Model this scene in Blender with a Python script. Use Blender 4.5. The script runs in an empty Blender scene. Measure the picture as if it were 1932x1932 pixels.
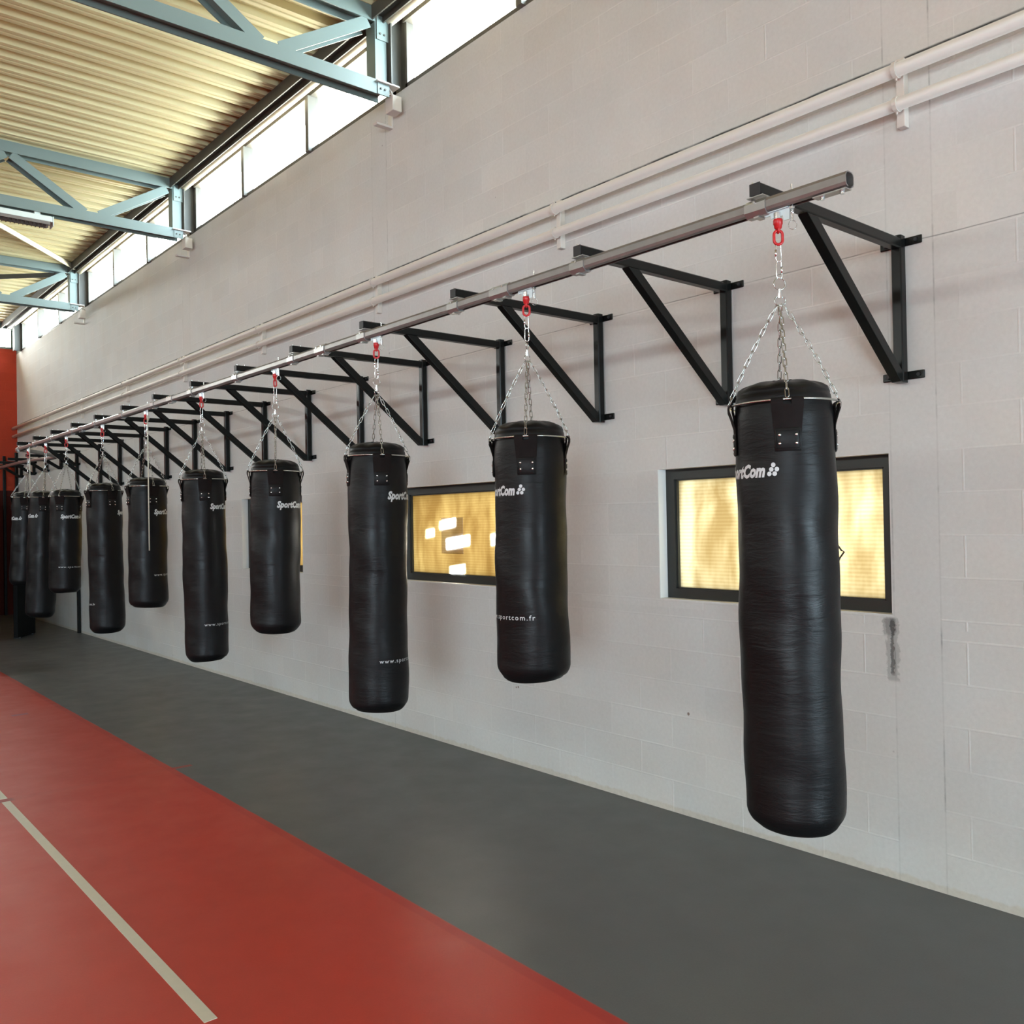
import bpy, bmesh, math, random
from mathutils import Vector, Matrix
from math import pi, sin, cos, atan2, radians, sqrt

S = bpy.context.scene
C = S.collection

# ------------------------------------------------------------------ camera
cam_data = bpy.data.cameras.new('camera')
cam = bpy.data.objects.new('camera', cam_data)
C.objects.link(cam)
cam_data.sensor_width = 36.0
cam_data.lens = 31.373
cam_data.clip_start = 0.05
cam_data.clip_end = 200
yaw, pitch, roll = 0.7039, 0.0092, -0.0181
fwd = Vector((sin(yaw) * cos(pitch), cos(yaw) * cos(pitch), sin(pitch)))
rt0 = Vector((cos(yaw), -sin(yaw), 0.0))
up0 = rt0.cross(fwd)
rt = cos(roll) * rt0 + sin(roll) * up0
up = -sin(roll) * rt0 + cos(roll) * up0
CAM = Vector((-4.247, 0.0, 1.79))
M = Matrix((rt, up, -fwd)).transposed().to_4x4()
M.translation = CAM
cam.matrix_world = M
S.camera = cam

# ------------------------------------------------------------------ world, daylight
world = bpy.data.worlds.new('sky')
S.world = world
world.use_nodes = True
wn, wl = world.node_tree.nodes, world.node_tree.links
wn.clear()
geo = wn.new('ShaderNodeTexCoord')
sep = wn.new('ShaderNodeSeparateXYZ')
wl.new(geo.outputs['Generated'], sep.inputs[0])
ramp = wn.new('ShaderNodeValToRGB')
mr = wn.new('ShaderNodeMapRange')
mr.inputs[1].default_value = -1
mr.inputs[2].default_value = 1
wl.new(sep.outputs['X'], mr.inputs[0])
wl.new(mr.outputs[0], ramp.inputs[0])
ramp.color_ramp.elements[0].color = (0.93, 0.96, 0.95, 1)      # west: open sky
ramp.color_ramp.elements[1].color = (1.0, 0.90, 0.70, 1)      # east: hazy warm sky around the low sun
e = ramp.color_ramp.elements.new(0.55)
e.color = (0.93, 0.95, 0.93, 1)
bg = wn.new('ShaderNodeBackground')
bg.inputs['Strength'].default_value = 39.5
mr2 = wn.new('ShaderNodeMapRange')
mr2.inputs[1].default_value = 0.1
mr2.inputs[2].default_value = -0.7
wl.new(sep.outputs['Y'], mr2.inputs[0])
mxs = wn.new('ShaderNodeMix')
mxs.data_type = 'RGBA'
wl.new(mr2.outputs[0], mxs.inputs[0])
wl.new(ramp.outputs[0], mxs.inputs[6])
mxs.inputs[7].default_value = (0.71, 0.89, 1.04, 1)          # deeper blue away from the sun
wl.new(mxs.outputs[2], bg.inputs['Color'])
wo = wn.new('ShaderNodeOutputWorld')
wl.new(bg.outputs[0], wo.inputs[0])

S.view_settings.view_transform = 'Standard'
S.view_settings.look = 'None'
S.view_settings.exposure = 0.0
S.view_settings.gamma = 1.0
S.view_settings.use_curve_mapping = False
S.cycles.use_denoising = True
S.cycles.max_bounces = 12
S.cycles.diffuse_bounces = 8
S.cycles.glossy_bounces = 4
S.cycles.transparent_max_bounces = 12
S.cycles.sample_clamp_indirect = 20.0
S.cycles.caustics_reflective = False
S.cycles.caustics_refractive = False


def portal(name, loc, size_x, size_y, rot):
    l = bpy.data.lights.new(name, 'AREA')
    l.shape = 'RECTANGLE'
    l.size, l.size_y = size_x, size_y
    l.cycles.is_portal = True
    o = bpy.data.objects.new(name, l)
    o.location = loc
    o.rotation_euler = rot
    C.objects.link(o)
    return o


XW = -18.5          # opposite side wall
Y0, Y1 = -7.0, 21.1
portal('portal_east', (0.12, 7.0, 5.76), 0.6, 28, (0, pi / 2, 0))
portal('portal_west', (XW - 0.12, 7.0, 5.76), 0.6, 28, (0, -pi / 2, 0))
portal('portal_south_near', (-1.9, Y0 - 0.12, 1.45), 2.8, 2.7, (pi / 2, 0, 0))
portal('portal_south_far', (-15.0, Y0 - 0.12, 2.2), 6.0, 3.8, (pi / 2, 0, 0))
portal('portal_north', (-9.2, Y1 + 0.12, 5.78), 18, 0.6, (-pi / 2, 0, 0))


# ------------------------------------------------------------------ material helpers
class NT:
    def __init__(s, name):
        s.m = bpy.data.materials.new(name)
        s.m.use_nodes = True
        s.n, s.l = s.m.node_tree.nodes, s.m.node_tree.links
        s.b = s.n['Principled BSDF']
        s.out = s.n['Material Output']
        g = s.n.new('ShaderNodeNewGeometry')
        sp = s.n.new('ShaderNodeSeparateXYZ')
        s.l.new(g.outputs['Position'], sp.inputs[0])
        s.pos = g.outputs['Position']
        s.x, s.y, s.z = sp.outputs
        tc = s.n.new('ShaderNodeTexCoord')
        s.ob = tc.outputs['Object']

    def put(s, v, sock):
        if isinstance(v, (int, float)):
            sock.default_value = v
        elif isinstance(v, (tuple, list)):
            sock.default_value = tuple(v) + ((1,) if len(v) == 3 and sock.type == 'RGBA' else ())
        else:
            s.l.new(v, sock)

    def math(s, op, a, b=0.0, c=None, clamp=False):
        n = s.n.new('ShaderNodeMath')
        n.operation = op
        n.use_clamp = clamp
        s.put(a, n.inputs[0])
        s.put(b, n.inputs[1])
        if c is not None:
            s.put(c, n.inputs[2])
        return n.outputs[0]

    def band(s, v, a, b, soft=0.002):
        """1 inside [a, b]"""
        up_ = s.ramp(v, a - soft, a + soft)
        dn = s.ramp(v, b + soft, b - soft)
        return s.math('MULTIPLY', up_, dn)

    def ramp(s, v, lo, hi, a=0.0, b=1.0):
        n = s.n.new('ShaderNodeMapRange')
        s.put(v, n.inputs[0])
        n.inputs[1].default_value = lo
        n.inputs[2].default_value = hi
        n.inputs[3].default_value = a
        n.inputs[4].default_value = b
        return n.outputs[0]

    def noise(s, scale, detail=3, rough=0.55, vec=None, stretch=None, dist=0.0):
        n = s.n.new('ShaderNodeTexNoise')
        n.inputs['Scale'].default_value = scale
        n.inputs['Detail'].default_value = detail
        n.inputs['Roughness'].default_value = rough
        n.inputs['Distortion'].default_value = dist
        v = vec or s.ob
        if stretch:
            mp = s.n.new('ShaderNodeMapping')
            mp.inputs['Scale'].default_value = stretch
            s.l.new(v, mp.inputs[0])
            v = mp.outputs[0]
        s.l.new(v, n.inputs['Vector'])
        return n.outputs['Fac']

    def mix(s, f, a, b, mode='MIX'):
        n = s.n.new('ShaderNodeMix')
        n.data_type = 'RGBA'
        n.blend_type = mode
        s.put(f, n.inputs[0])
        s.put(a, n.inputs[6])
        s.put(b, n.inputs[7])
        return n.outputs[2]

    def comb(s, x, y, z):
        n = s.n.new('ShaderNodeCombineXYZ')
        s.put(x, n.inputs[0]); s.put(y, n.inputs[1]); s.put(z, n.inputs[2])
        return n.outputs[0]

    def bump(s, h, strength=0.3, dist=0.01, prev=None):
        n = s.n.new('ShaderNodeBump')
        n.inputs['Strength'].default_value = strength
        n.inputs['Distance'].default_value = dist
        s.put(h, n.inputs['Height'])
        if prev is not None:
            s.l.new(prev, n.inputs['Normal'])
        return n.outputs[0]

    def set(s, **kw):
        names = dict(color='Base Color', rough='Roughness', metal='Metallic', normal='Normal', spec='Specular IOR Level',
                     coat='Coat Weight', emit='Emission Color', emits='Emission Strength', aniso='Anisotropic', sheen='Sheen Weight')
        for k, v in kw.items():
            s.put(v, s.b.inputs[names[k]])
        return s.m


def simple(name, color, rough=0.5, metal=0.0, var=0.12, scale=8.0, bump=0.0, spec=0.5, bscale=60):
    t = NT(name)
    f = t.noise(scale, 4)
    dark = tuple(c * (1 - var) for c in color)
    lite = tuple(min(1, c * (1 + var)) for c in color)
    kw = dict(color=t.mix(f, dark, lite), rough=rough, metal=metal, spec=spec)
    if bump:
        kw['normal'] = t.bump(t.noise(bscale, 3), bump, 0.003)
    return t.set(**kw)


def block_wall(name, base, pilasters=(), axis='y', contrast=1.0, extras=False, low_tone=None):
    t = NT(name)
    u = t.y if axis == 'y' else t.x
    hi = t.math('GREATER_THAN', t.z, 1.24)
    zz = t.math('ADD', t.z, t.math('MULTIPLY', hi, -0.095))
    zz = t.math('ADD', zz, 0.01)
    br = t.n.new('ShaderNodeTexBrick')
    t.l.new(t.comb(t.math('ADD', u, 0.215 + 50), t.math('ADD', zz, 20.0), 0.0), br.inputs['Vector'])
    br.inputs['Color1'].default_value = (0.0, 0.0, 0.0, 1)
    br.inputs['Color2'].default_value = (1, 1, 1, 1)
    br.inputs['Mortar'].default_value = (0.5, 0.5, 0.5, 1)
    br.inputs['Scale'].default_value = 1.0
    br.inputs['Mortar Size'].default_value = 0.006
    br.inputs['Mortar Smooth'].default_value = 0.6
    br.inputs['Brick Width'].default_value = 0.5
    br.inputs['Row Height'].default_value = 0.2
    br.offset = 0.5
    br.offset_frequency = 2
    mort = br.outputs['Fac']
    wear = t.ramp(t.noise(1.3, 3, vec=t.pos), 0.35, 0.65, 0.15, 1.0)
    mort = t.math('MULTIPLY', mort, wear)
    tint = t.ramp(br.outputs['Color'], 0, 1, 0.965, 1.02)
    pmask = 0.0
    edges = 0.0
    for (a, b) in pilasters:
        pmask = t.math('MAXIMUM', pmask, t.band(t.y, a, b, 0.004))
        for q in (a, b):
            edges = t.math('MAXIMUM', edges, t.band(t.y, q - 0.003, q + 0.003, 0.003))
    inv = t.math('SUBTRACT', 1.0, pmask)
    mort = t.math('MULTIPLY', mort, inv)
    blot = t.noise(0.9, 5, 0.6, vec=t.pos)
    fine = t.noise(45, 4, 0.65, vec=t.pos)
    v = t.math('MULTIPLY', t.ramp(blot, 0.3, 0.7, 0.94, 1.04), t.ramp(fine, 0.25, 0.75, 0.95, 1.04))
    v = t.math('MULTIPLY', v, t.math('ADD', t.math('MULTIPLY', tint, inv), t.math('MULTIPLY', pmask, 0.985)))
    v = t.math('MULTIPLY', v, t.math('ADD', 1.0, t.math('MULTIPLY', mort, 0.10 * contrast)))
    # small pits
    vor = t.n.new('ShaderNodeTexVoronoi')
    vor.inputs['Scale'].default_value = 5.0
    t.l.new(t.pos, vor.inputs['Vector'])
    pit = t.math('MULTIPLY', t.ramp(vor.outputs['Distance'], 0.03, 0.045, 1.0, 0.0), t.math('GREATER_THAN', t.noise(1.7, 2, vec=t.pos), 0.58))
    v = t.math('MULTIPLY', v, t.ramp(pit, 0, 1, 1.0, 0.62))
    col = t.mix(t.ramp(t.noise(2.3, 4, vec=t.pos), 0.35, 0.65), tuple(c * d for c, d in zip(base, (1.0, 0.985, 0.97))), tuple(c * d for c, d in zip(base, (0.985, 1.0, 1.01))))
    h = t.math('ADD', t.math('MULTIPLY', mort, 0.5), t.math('MULTIPLY', fine, 0.25))
    if extras:
        wob = t.math('MULTIPLY', t.math('SUBTRACT', t.noise(3.0, 3, vec=t.pos), 0.5), 0.012)
        zw = t.math('ADD', t.z, wob)
        crack = t.math('MULTIPLY', t.band(zw, 3.093, 3.096, 0.0025), t.ramp(t.noise(2.0, 4, vec=t.pos), 0.38, 0.52, 0.25, 0.85))
        crack2 = t.math('MULTIPLY', t.band(t.math('ADD', t.z, t.math('MULTIPLY', wob, 1.2)), 3.978, 3.99, 0.004),
                        t.ramp(t.noise(5.0, 4, vec=t.pos), 0.3, 0.55, 0.5, 0.92))
        pe = t.math('MULTIPLY', edges, t.ramp(t.noise(4.0, 4, 0.7, vec=t.pos), 0.50, 0.70, 0.10, 0.55))
        # broken mortar under the near window
        n1 = t.math('MULTIPLY', t.math('SUBTRACT', t.noise(22, 4, 0.7, vec=t.pos), 0.5), 0.06)
        yy = t.math('ADD', t.y, n1)
        hole = t.math('MULTIPLY', t.band(yy, 2.133, 2.150, 0.002), t.band(t.z, 1.0, 1.27, 0.01))
        hole2 = t.math('MULTIPLY', t.band(yy, 2.125, 2.185, 0.003), t.band(t.z, 1.19, 1.275, 0.006))
        grey = t.math('MULTIPLY', t.band(yy, 2.108, 2.172, 0.003), t.band(t.z, 0.97, 1.28, 0.006))
        v = t.math('MULTIPLY', v, t.math('SUBTRACT', 1.0, crack))
        v = t.math('MULTIPLY', v, t.math('SUBTRACT', 1.0, crack2))
        v = t.math('MULTIPLY', v, t.math('SUBTRACT', 1.0, pe))
        v = t.math('MULTIPLY', v, t.math('SUBTRACT', 1.0, t.math('MULTIPLY', grey, 0.3)))
        v = t.math('MULTIPLY', v, t.math('SUBTRACT', 1.0, t.math('MULTIPLY', hole2, 0.35)))
        v = t.math('MULTIPLY', v, t.math('SUBTRACT', 1.0, t.math('MULTIPLY', hole, 0.6)))
        h = t.math('SUBTRACT', h, t.math('MULTIPLY', t.math('ADD', hole, crack2), 1.5))
        # rough glue line along the foot of the wall
        foot = t.ramp(t.math('ADD', t.z, t.math('MULTIPLY', t.math('SUBTRACT', t.noise(14, 4, vec=t.pos), 0.5), 0.05)), 0.030, 0.040, 1.0, 0.0)
        col = t.mix(t.math('MULTIPLY', foot, 0.8), col, t.mix(t.noise(30, 3, vec=t.pos), (0.46, 0.41, 0.34), (0.64, 0.60, 0.53)))
        for (sy, sz, sr) in ((3.407, 0.613, 0.011), (4.967, 0.571, 0.008), (4.99, 0.565, 0.006)):
            dd = t.math('SQRT', t.math('ADD', t.math('POWER', t.math('SUBTRACT', t.y, sy), 2.0), t.math('POWER', t.math('SUBTRACT', t.z, sz), 2.0)))
            col = t.mix(t.ramp(t.math('ADD', dd, t.math('MULTIPLY', n1, 0.3)), sr * 0.8, sr, 0.8, 0.0), col, (0.13, 0.07, 0.04))
    if low_tone:
        zl, dcol = low_tone
        col = t.mix(t.ramp(t.z, zl - 0.004, zl + 0.004, 1.0, 0.0), col, dcol)  # second, darker colour below a set height
    colv = t.mix(1.0, col, t.comb(v, v, v), 'MULTIPLY')
    return t.set(color=colv, rough=0.75, spec=0.25, normal=t.bump(h, 0.5, 0.006))


PIL = [(1.901, 2.127), (6.62, 6.86), (11.27, 11.52), (16.0, 16.24), (20.6, 20.85), (-2.8, -2.56)]
M_wall = block_wall('painted_block', (0.595, 0.588, 0.567), PIL, extras=True)
M_wall_plain = block_wall('painted_block_plain', (0.60, 0.575, 0.54), axis='y')
M_wall_s = block_wall('painted_block_south', (0.60, 0.575, 0.54), axis='x')
M_red = block_wall('red_block', (0.46, 0.050, 0.022), axis='x', low_tone=(2.6, (0.085, 0.012, 0.008)))
M_darkpart = simple('shade_partition_red', (0.07, 0.02, 0.015), 0.7, var=0.1)
M_reveal = simple('white_reveal', (0.66, 0.66, 0.65), 0.7, var=0.05, scale=12, bump=0.2)


def floor_material():
    t = NT('sports_floor')
    wob = t.math('MULTIPLY', t.math('SUBTRACT', t.noise(2.5, 2, vec=t.pos), 0.5), 0.012)
    xs = t.math('ADD', t.x, wob)
    red = t.math('MULTIPLY', t.ramp(xs, -1.905, -1.897, 1.0, 0.0), t.ramp(t.y, 14.0, 14.02, 1.0, 0.0))
    edge = t.math('MULTIPLY', t.band(xs, -1.955, -1.905, 0.006), t.ramp(t.y, 14.0, 14.02, 1.0, 0.0))
    tick = t.math('MULTIPLY', t.band(t.x, -1.92, -1.765, 0.003), t.band(t.y, 6.66, 6.71, 0.004))
    cross = t.math('MULTIPLY', t.ramp(t.x, -2.96, -2.94, 1.0, 0.12), t.math('MULTIPLY', t.band(t.y, 6.655, 6.73, 0.006), t.ramp(t.x, -1.9, -1.89, 1.0, 0.0)))
    blue = t.math('MULTIPLY', t.band(t.x, -2.38, -2.24, 0.003), t.band(t.y, 9.64, 9.71, 0.01))
    mott = t.noise(120, 3, 0.7, vec=t.pos)
    large = t.noise(0.7, 4, 0.6, vec=t.pos)
    mid = t.noise(3.5, 4, 0.6, vec=t.pos)
    grey = t.mix(mott, (0.084, 0.092, 0.096), (0.120, 0.130, 0.134))
    grey = t.mix(t.ramp(large, 0.35, 0.7, 0.0, 0.35), grey, (0.085, 0.085, 0.084))
    redc = t.mix(mott, (0.42, 0.034, 0.019), (0.52, 0.046, 0.026))
    redc = t.mix(t.ramp(mid, 0.35, 0.7, 0.0, 0.35), redc, (0.40, 0.046, 0.032))
    col = t.mix(red, grey, redc)
    col = t.mix(t.math('MULTIPLY', edge, 0.6), col, (0.36, 0.020, 0.014))
    col = t.mix(t.math('MULTIPLY', tick, 0.85), col, (0.36, 0.030, 0.022))
    col = t.mix(t.math('MULTIPLY', cross, 0.85), col, (0.25, 0.025, 0.022))
    col = t.mix(t.math('MULTIPLY', blue, 0.5), col, (0.10, 0.09, 0.20))
    rough = t.ramp(mid, 0.3, 0.7, 0.36, 0.46)
    return t.set(color=col, rough=rough, spec=0.32, normal=t.bump(mott, 0.12, 0.002))


M_floor = floor_material()
M_line = simple('line_paint', (0.62, 0.60, 0.50), 0.45, var=0.06, scale=20)
M_deck = simple('cream_deck', (0.56, 0.49, 0.27), 0.55, var=0.05, scale=3)
M_teal = simple('teal_paint', (0.150, 0.188, 0.170), 0.42, var=0.08, scale=3)
M_darksteel = simple('brown_grey_paint', (0.060, 0.054, 0.042), 0.55, var=0.15, scale=6)
M_creamtube = simple('cream_paint', (0.58, 0.52, 0.38), 0.45, var=0.05)
M_frame = simple('window_frame_grey', (0.10, 0.088, 0.070), 0.5, var=0.08)
M_blackframe = simple('dark_green_frame', (0.018, 0.020, 0.018), 0.4, var=0.2)
M_blackpaint = simple('black_gloss_paint', (0.006, 0.0065, 0.006), 0.27, var=0.2, scale=25, spec=0.24)
M_blackend = simple('black_end_cap', (0.016, 0.017, 0.019), 0.5, var=0.2)
M_rail = simple('galvanised_rail', (0.27, 0.26, 0.25), 0.36, 0.65, var=0.18, scale=14, bump=0.05)
M_sleeve = simple('galvanised_sleeve', (0.40, 0.40, 0.39), 0.32, 0.75, var=0.1, scale=20)
M_zinc = simple('bright_zinc', (0.80, 0.84, 0.86), 0.22, 1.0, var=0.05)
M_zincplate = simple('zinc_plate', (0.66, 0.78, 0.83), 0.45, 0.55, var=0.04)
M_chain = simple('chain_steel', (0.50, 0.52, 0.50), 0.25, 1.0, var=0.1)
M_redsteel = simple('red_lacquer', (0.52, 0.015, 0.018), 0.35, var=0.15, scale=30)
M_pipe = simple('pipe_paint', (0.62, 0.575, 0.52), 0.5, var=0.05, scale=10)
M_rivet = simple('nickel_rivet', (0.85, 0.85, 0.85), 0.18, 1.0, var=0.03)
M_print = simple('silver_print', (0.58, 0.62, 0.63), 0.5, var=0.03)
M_strap = simple('suede_strap', (0.010, 0.007, 0.0065), 0.8, var=0.3, scale=40, bump=0.3, spec=0.15)
M_seam = simple('stitched_leather', (0.006, 0.0055, 0.0055), 0.5, var=0.3, scale=60, bump=0.3, spec=0.22)
M_lampwhite = simple('lamp_white', (0.62, 0.66, 0.60), 0.4, var=0.03)
M_louvre = simple('louvre_brown', (0.16, 0.13, 0.11), 0.4, var=0.1)
M_mat = simple('black_vinyl', (0.006, 0.006, 0.006), 0.7, var=0.2, spec=0.12)
M_cord = simple('white_pole', (0.62, 0.63, 0.52), 0.5, var=0.03)
M_tape = simple('grey_card', (0.20, 0.18, 0.16), 0.7, var=0.1)


def leather():
    t = NT('black_leather')
    fold = t.noise(9.0, 4, 0.6, stretch=(1, 1, 4.5), dist=0.6)
    big = t.noise(2.2, 2, 0.5, stretch=(1, 1, 2.0))
    grain = t.noise(220, 2, 0.6)
    h = t.math('ADD', t.math('MULTIPLY', t.ramp(fold, 0.35, 0.75), 0.8), t.math('MULTIPLY', grain, 0.05))
    b1 = t.bump(big, 0.5, 0.03)
    b2 = t.bump(h, 0.22, 0.005, b1)
    col = t.mix(big, (0.0035, 0.0035, 0.004), (0.0065, 0.0065, 0.007))
    return t.set(color=col, rough=t.ramp(big, 0.3, 0.7, 0.34, 0.50), spec=0.21, normal=b2)


M_leather = leather()


def glass_mat():
    m = bpy.data.materials.new('clear_glass')
    m.use_nodes = True
    n, l = m.node_tree.nodes, m.node_tree.links
    n.clear()
    tr = n.new('ShaderNodeBsdfTransparent')
    tr.inputs[0].default_value = (0.93, 0.95, 0.94, 1)
    gl = n.new('ShaderNodeBsdfGlossy')
    gl.inputs['Roughness'].default_value = 0.03
    mx = n.new('ShaderNodeMixShader')
    mx.inputs[0].default_value = 0.06
    l.new(tr.outputs[0], mx.inputs[1]); l.new(gl.outputs[0], mx.inputs[2])
    o = n.new('ShaderNodeOutputMaterial')
    l.new(mx.outputs[0], o.inputs[0])
    return m


M_glass = glass_mat()


def polycarb(name, spots, warm, dim_tone, seed):
    """ribbed translucent polycarbonate: sun glow and shade blotches in its colour, clear light spots"""
    t = NT(name)
    t.n.remove(t.b)
    off = t.comb(seed * 3.1, seed * 1.7, seed)
    vm = t.n.new('ShaderNodeVectorMath'); vm.operation = 'ADD'
    t.l.new(t.pos, vm.inputs[0]); t.l.new(off, vm.inputs[1])
    p = vm.outputs[0]
    blot = t.noise(2.6, 4, 0.6, vec=p, stretch=(1, 1.6, 0.75), dist=0.4)
    vert = t.noise(4.5, 3, 0.5, vec=p, stretch=(1, 1.8, 0.25))
    rib = t.math('SINE', t.math('MULTIPLY', t.z, 2 * pi / 0.021))
    f = t.math('ADD', t.math('MULTIPLY', blot, 0.65), t.math('MULTIPLY', vert, 0.35))
    f = t.ramp(f, 0.40, 0.60)
    c = t.mix(f, dim_tone, warm)
    c = t.mix(1.0, c, t.comb(*(t.ramp(rib, -1, 1, a, 1.0) for a in (0.90, 0.86, 0.80))), 'MULTIPLY')
    tr = t.n.new('ShaderNodeBsdfTranslucent')
    t.put(c, tr.inputs[0])
    clear = t.n.new('ShaderNodeBsdfTransparent')
    m = 0.0
    n1 = t.math('MULTIPLY', t.math('SUBTRACT', t.noise(25, 2, vec=p), 0.5), 0.02)
    for (a, b, z0, z1) in spots:
        yy = t.math('ADD', t.y, n1)
        m = t.math('MAXIMUM', m, t.math('MULTIPLY', t.band(yy, a, b, 0.012), t.band(t.math('ADD', t.math('MULTIPLY', t.y, 0.12), t.z), z0 + 0.12 * (a + b) / 2, z1 + 0.12 * (a + b) / 2, 0.01)))
    mx = t.n.new('ShaderNodeMixShader')
    t.put(m, mx.inputs[0])
    t.l.new(tr.outputs[0], mx.inputs[1]); t.l.new(clear.outputs[0], mx.inputs[2])
    t.l.new(mx.outputs[0], t.out.inputs[0])
    return t.m


PW, PD = (0.195, 0.165, 0.100), (0.140, 0.108, 0.058)
M_poly = {1: polycarb('polycarbonate_near', [], (0.250, 0.240, 0.195), (0.165, 0.140, 0.092), 1.0),
          2: polycarb('polycarbonate_mid', [(5.83, 6.06, 1.735, 1.80), (6.14, 6.26, 1.66, 1.725), (5.655, 5.96, 1.578, 1.66), (5.25, 5.385, 1.605, 1.69), (5.72, 5.93, 1.36, 1.43)], PW, PD, 2.0),
          3: polycarb('polycarbonate_far', [], PW, PD, 3.0)}


# ------------------------------------------------------------------ mesh helpers
def bm_box(bm, x0, x1, y0, y1, z0, z1):
    vs = [bm.verts.new((x, y, z)) for x in (x0, x1) for y in (y0, y1) for z in (z0, z1)]
    for f in ((0, 1, 3, 2), (4, 6, 7, 5), (0, 4, 5, 1), (2, 3, 7, 6), (0, 2, 6, 4), (1, 5, 7, 3)):
        bm.faces.new([vs[i] for i in f])
    return vs


def bm_prism(bm, poly, axis, a, b):
    """extrude a 2-D polygon along an axis: 'x' poly=(y,z); 'y' poly=(x,z); 'z' poly=(x,y)"""
    def P(u, v, w):
        return {'x': (w, u, v), 'y': (u, w, v), 'z': (u, v, w)}[axis]
    A = [bm.verts.new(P(u, v, a)) for u, v in poly]
    B = [bm.verts.new(P(u, v, b)) for u, v in poly]
    n = len(poly)
    for i in range(n):
        bm.faces.new((A[i], A[(i + 1) % n], B[(i + 1) % n], B[i]))
    bm.faces.new(A[::-1]); bm.faces.new(B)


def bm_tube(bm, pts, r, seg=10, closed=False, caps=True, prof=None):
    """sweep a circle (or profile list of (u,v)) along points"""
    pts = [Vector(p) for p in pts]
    n = len(pts)
    prof = prof or [(r * cos(2 * pi * k / seg), r * sin(2 * pi * k / seg)) for k in range(seg)]
    rings = []
    nrm = None
    for i, p in enumerate(pts):
        if closed:
            d = pts[(i + 1) % n] - pts[i - 1]
        else:
            d = pts[min(i + 1, n - 1)] - pts[max(i - 1, 0)]
        d.normalize()
        if nrm is None:
            ref = Vector((0, 0, 1)) if abs(d.z) < 0.95 else Vector((1, 0, 0))
            nrm = (ref - d * ref.dot(d)).normalized()
        else:
            nrm = (nrm - d * nrm.dot(d)).normalized()
        bi = d.cross(nrm)
        rings.append([bm.verts.new(p + bi * u + nrm * v) for u, v in prof])
    m = len(prof)
    for i in range(n if closed else n - 1):
        a, b = rings[i], rings[(i + 1) % n]
        for k in range(m):
            bm.faces.new((a[k], a[(k + 1) % m], b[(k + 1) % m], b[k]))
    if not closed and caps:
        bm.faces.new(rings[0][::-1]); bm.faces.new(rings[-1])


def circle_pts(c, r, n=24, plane='xy', ry=None):
    ry = ry or r
    out = []
    for k in range(n):
        a = 2 * pi * k / n
        u, v = r * cos(a), ry * sin(a)
        out.append(Vector(c) + Vector({'xy': (u, v, 0), 'xz': (u, 0, v), 'yz': (0, u, v)}[plane]))
    return out


def stadium(c, half_w, half_l, axis_u, axis_v, n=6):
    """closed loop: straight sides along axis_v, round ends"""
    u, v, c = Vector(axis_u), Vector(axis_v), Vector(c)
    st = half_l - half_w
    out = []
    for k in range(n + 1):
        a = pi * k / n
        out.append(c + u * (half_w * cos(a)) + v * (st + half_w * sin(a)))
    for k in range(n + 1):
        a = pi + pi * k / n
        out.append(c + u * (half_w * cos(a)) + v * (-st + half_w * sin(a)))
    return out


def obj(name, bm, mat, parent=None, smooth=False, bevel=0.0, loc=None, auto=None):
    bmesh.ops.recalc_face_normals(bm, faces=bm.faces[:])
    me = bpy.data.meshes.new(name)
    bm.to_mesh(me)
    bm.free()
    me.materials.append(mat)
    if smooth:
        me.polygons.foreach_set('use_smooth', [True] * len(me.polygons))
    o = bpy.data.objects.new(name, me)
    C.objects.link(o)
    if parent is not None:
        o.parent = parent
    if loc is not None:
        o.location = loc
    if bevel:
        b = o.modifiers.new('bevel', 'BEVEL')
        b.width = bevel
        b.segments = 2
        b.limit_method = 'ANGLE'
    return o


def box(name, x0, x1, y0, y1, z0, z1, mat, parent=None, bevel=0.0):
    bm = bmesh.new()
    bm_box(bm, x0, x1, y0, y1, z0, z1)
    return obj(name, bm, mat, parent, bevel=bevel)


def thing(name, label, cat, loc=(0, 0, 0), group=None):
    o = bpy.data.objects.new(name, None)
    o.empty_display_size = 0.1
    C.objects.link(o)
    o.location = loc
    return tag(o, label, cat, group)


def tag(o, label, cat, group=None):
    o['label'] = label
    o['category'] = cat
    if group:
        o['group'] = group
    return o


def struct(o, label=None, cat=None):
    o['kind'] = 'structure'
    if label:
        o['label'] = label
        o['category'] = cat
    return o


def copy_tree(o, parent=None, loc=None):
    c = o.copy()
    C.objects.link(c)
    c.parent = parent
    if loc is not None:
        c.location = loc
    for ch in list(o.children):
        copy_tree(ch, c)
    return c


# ------------------------------------------------------------------ room shell
ZS, ZT = 5.48, 6.03            # clerestory sill / head
ZD = 6.10                      # underside of roof deck

WIN = {1: (2.135, 3.61), 2: (5.05, 6.53), 3: (8.30, 9.775), 4: (12.22, 13.55)}
WZ0, WZ1 = 1.29, 2.085


def wall_cells(name, ys, zs, holes, x0, x1, mat):
    bm = bmesh.new()
    for i in range(len(ys) - 1):
        for j in range(len(zs) - 1):
            a, b, c, d = ys[i], ys[i + 1], zs[j], zs[j + 1]
            if any(a >= h[0] - 1e-6 and b <= h[1] + 1e-6 and c >= h[2] - 1e-6 and d <= h[3] + 1e-6 for h in holes):
                continue
            bm_box(bm, x0, x1, a, b, c, d)
    bmesh.ops.remove_doubles(bm, verts=bm.verts[:], dist=1e-5)
    # drop interior faces shared by two cells
    seen = {}
    for f in bm.faces:
        k = tuple(round(v, 4) for v in f.calc_center_median())
        seen.setdefault(k, []).append(f)
    kill = [f for fs in seen.values() if len(fs) > 1 for f in fs]
    bmesh.ops.delete(bm, geom=kill, context='FACES')
    return obj(name, bm, mat)


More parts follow.
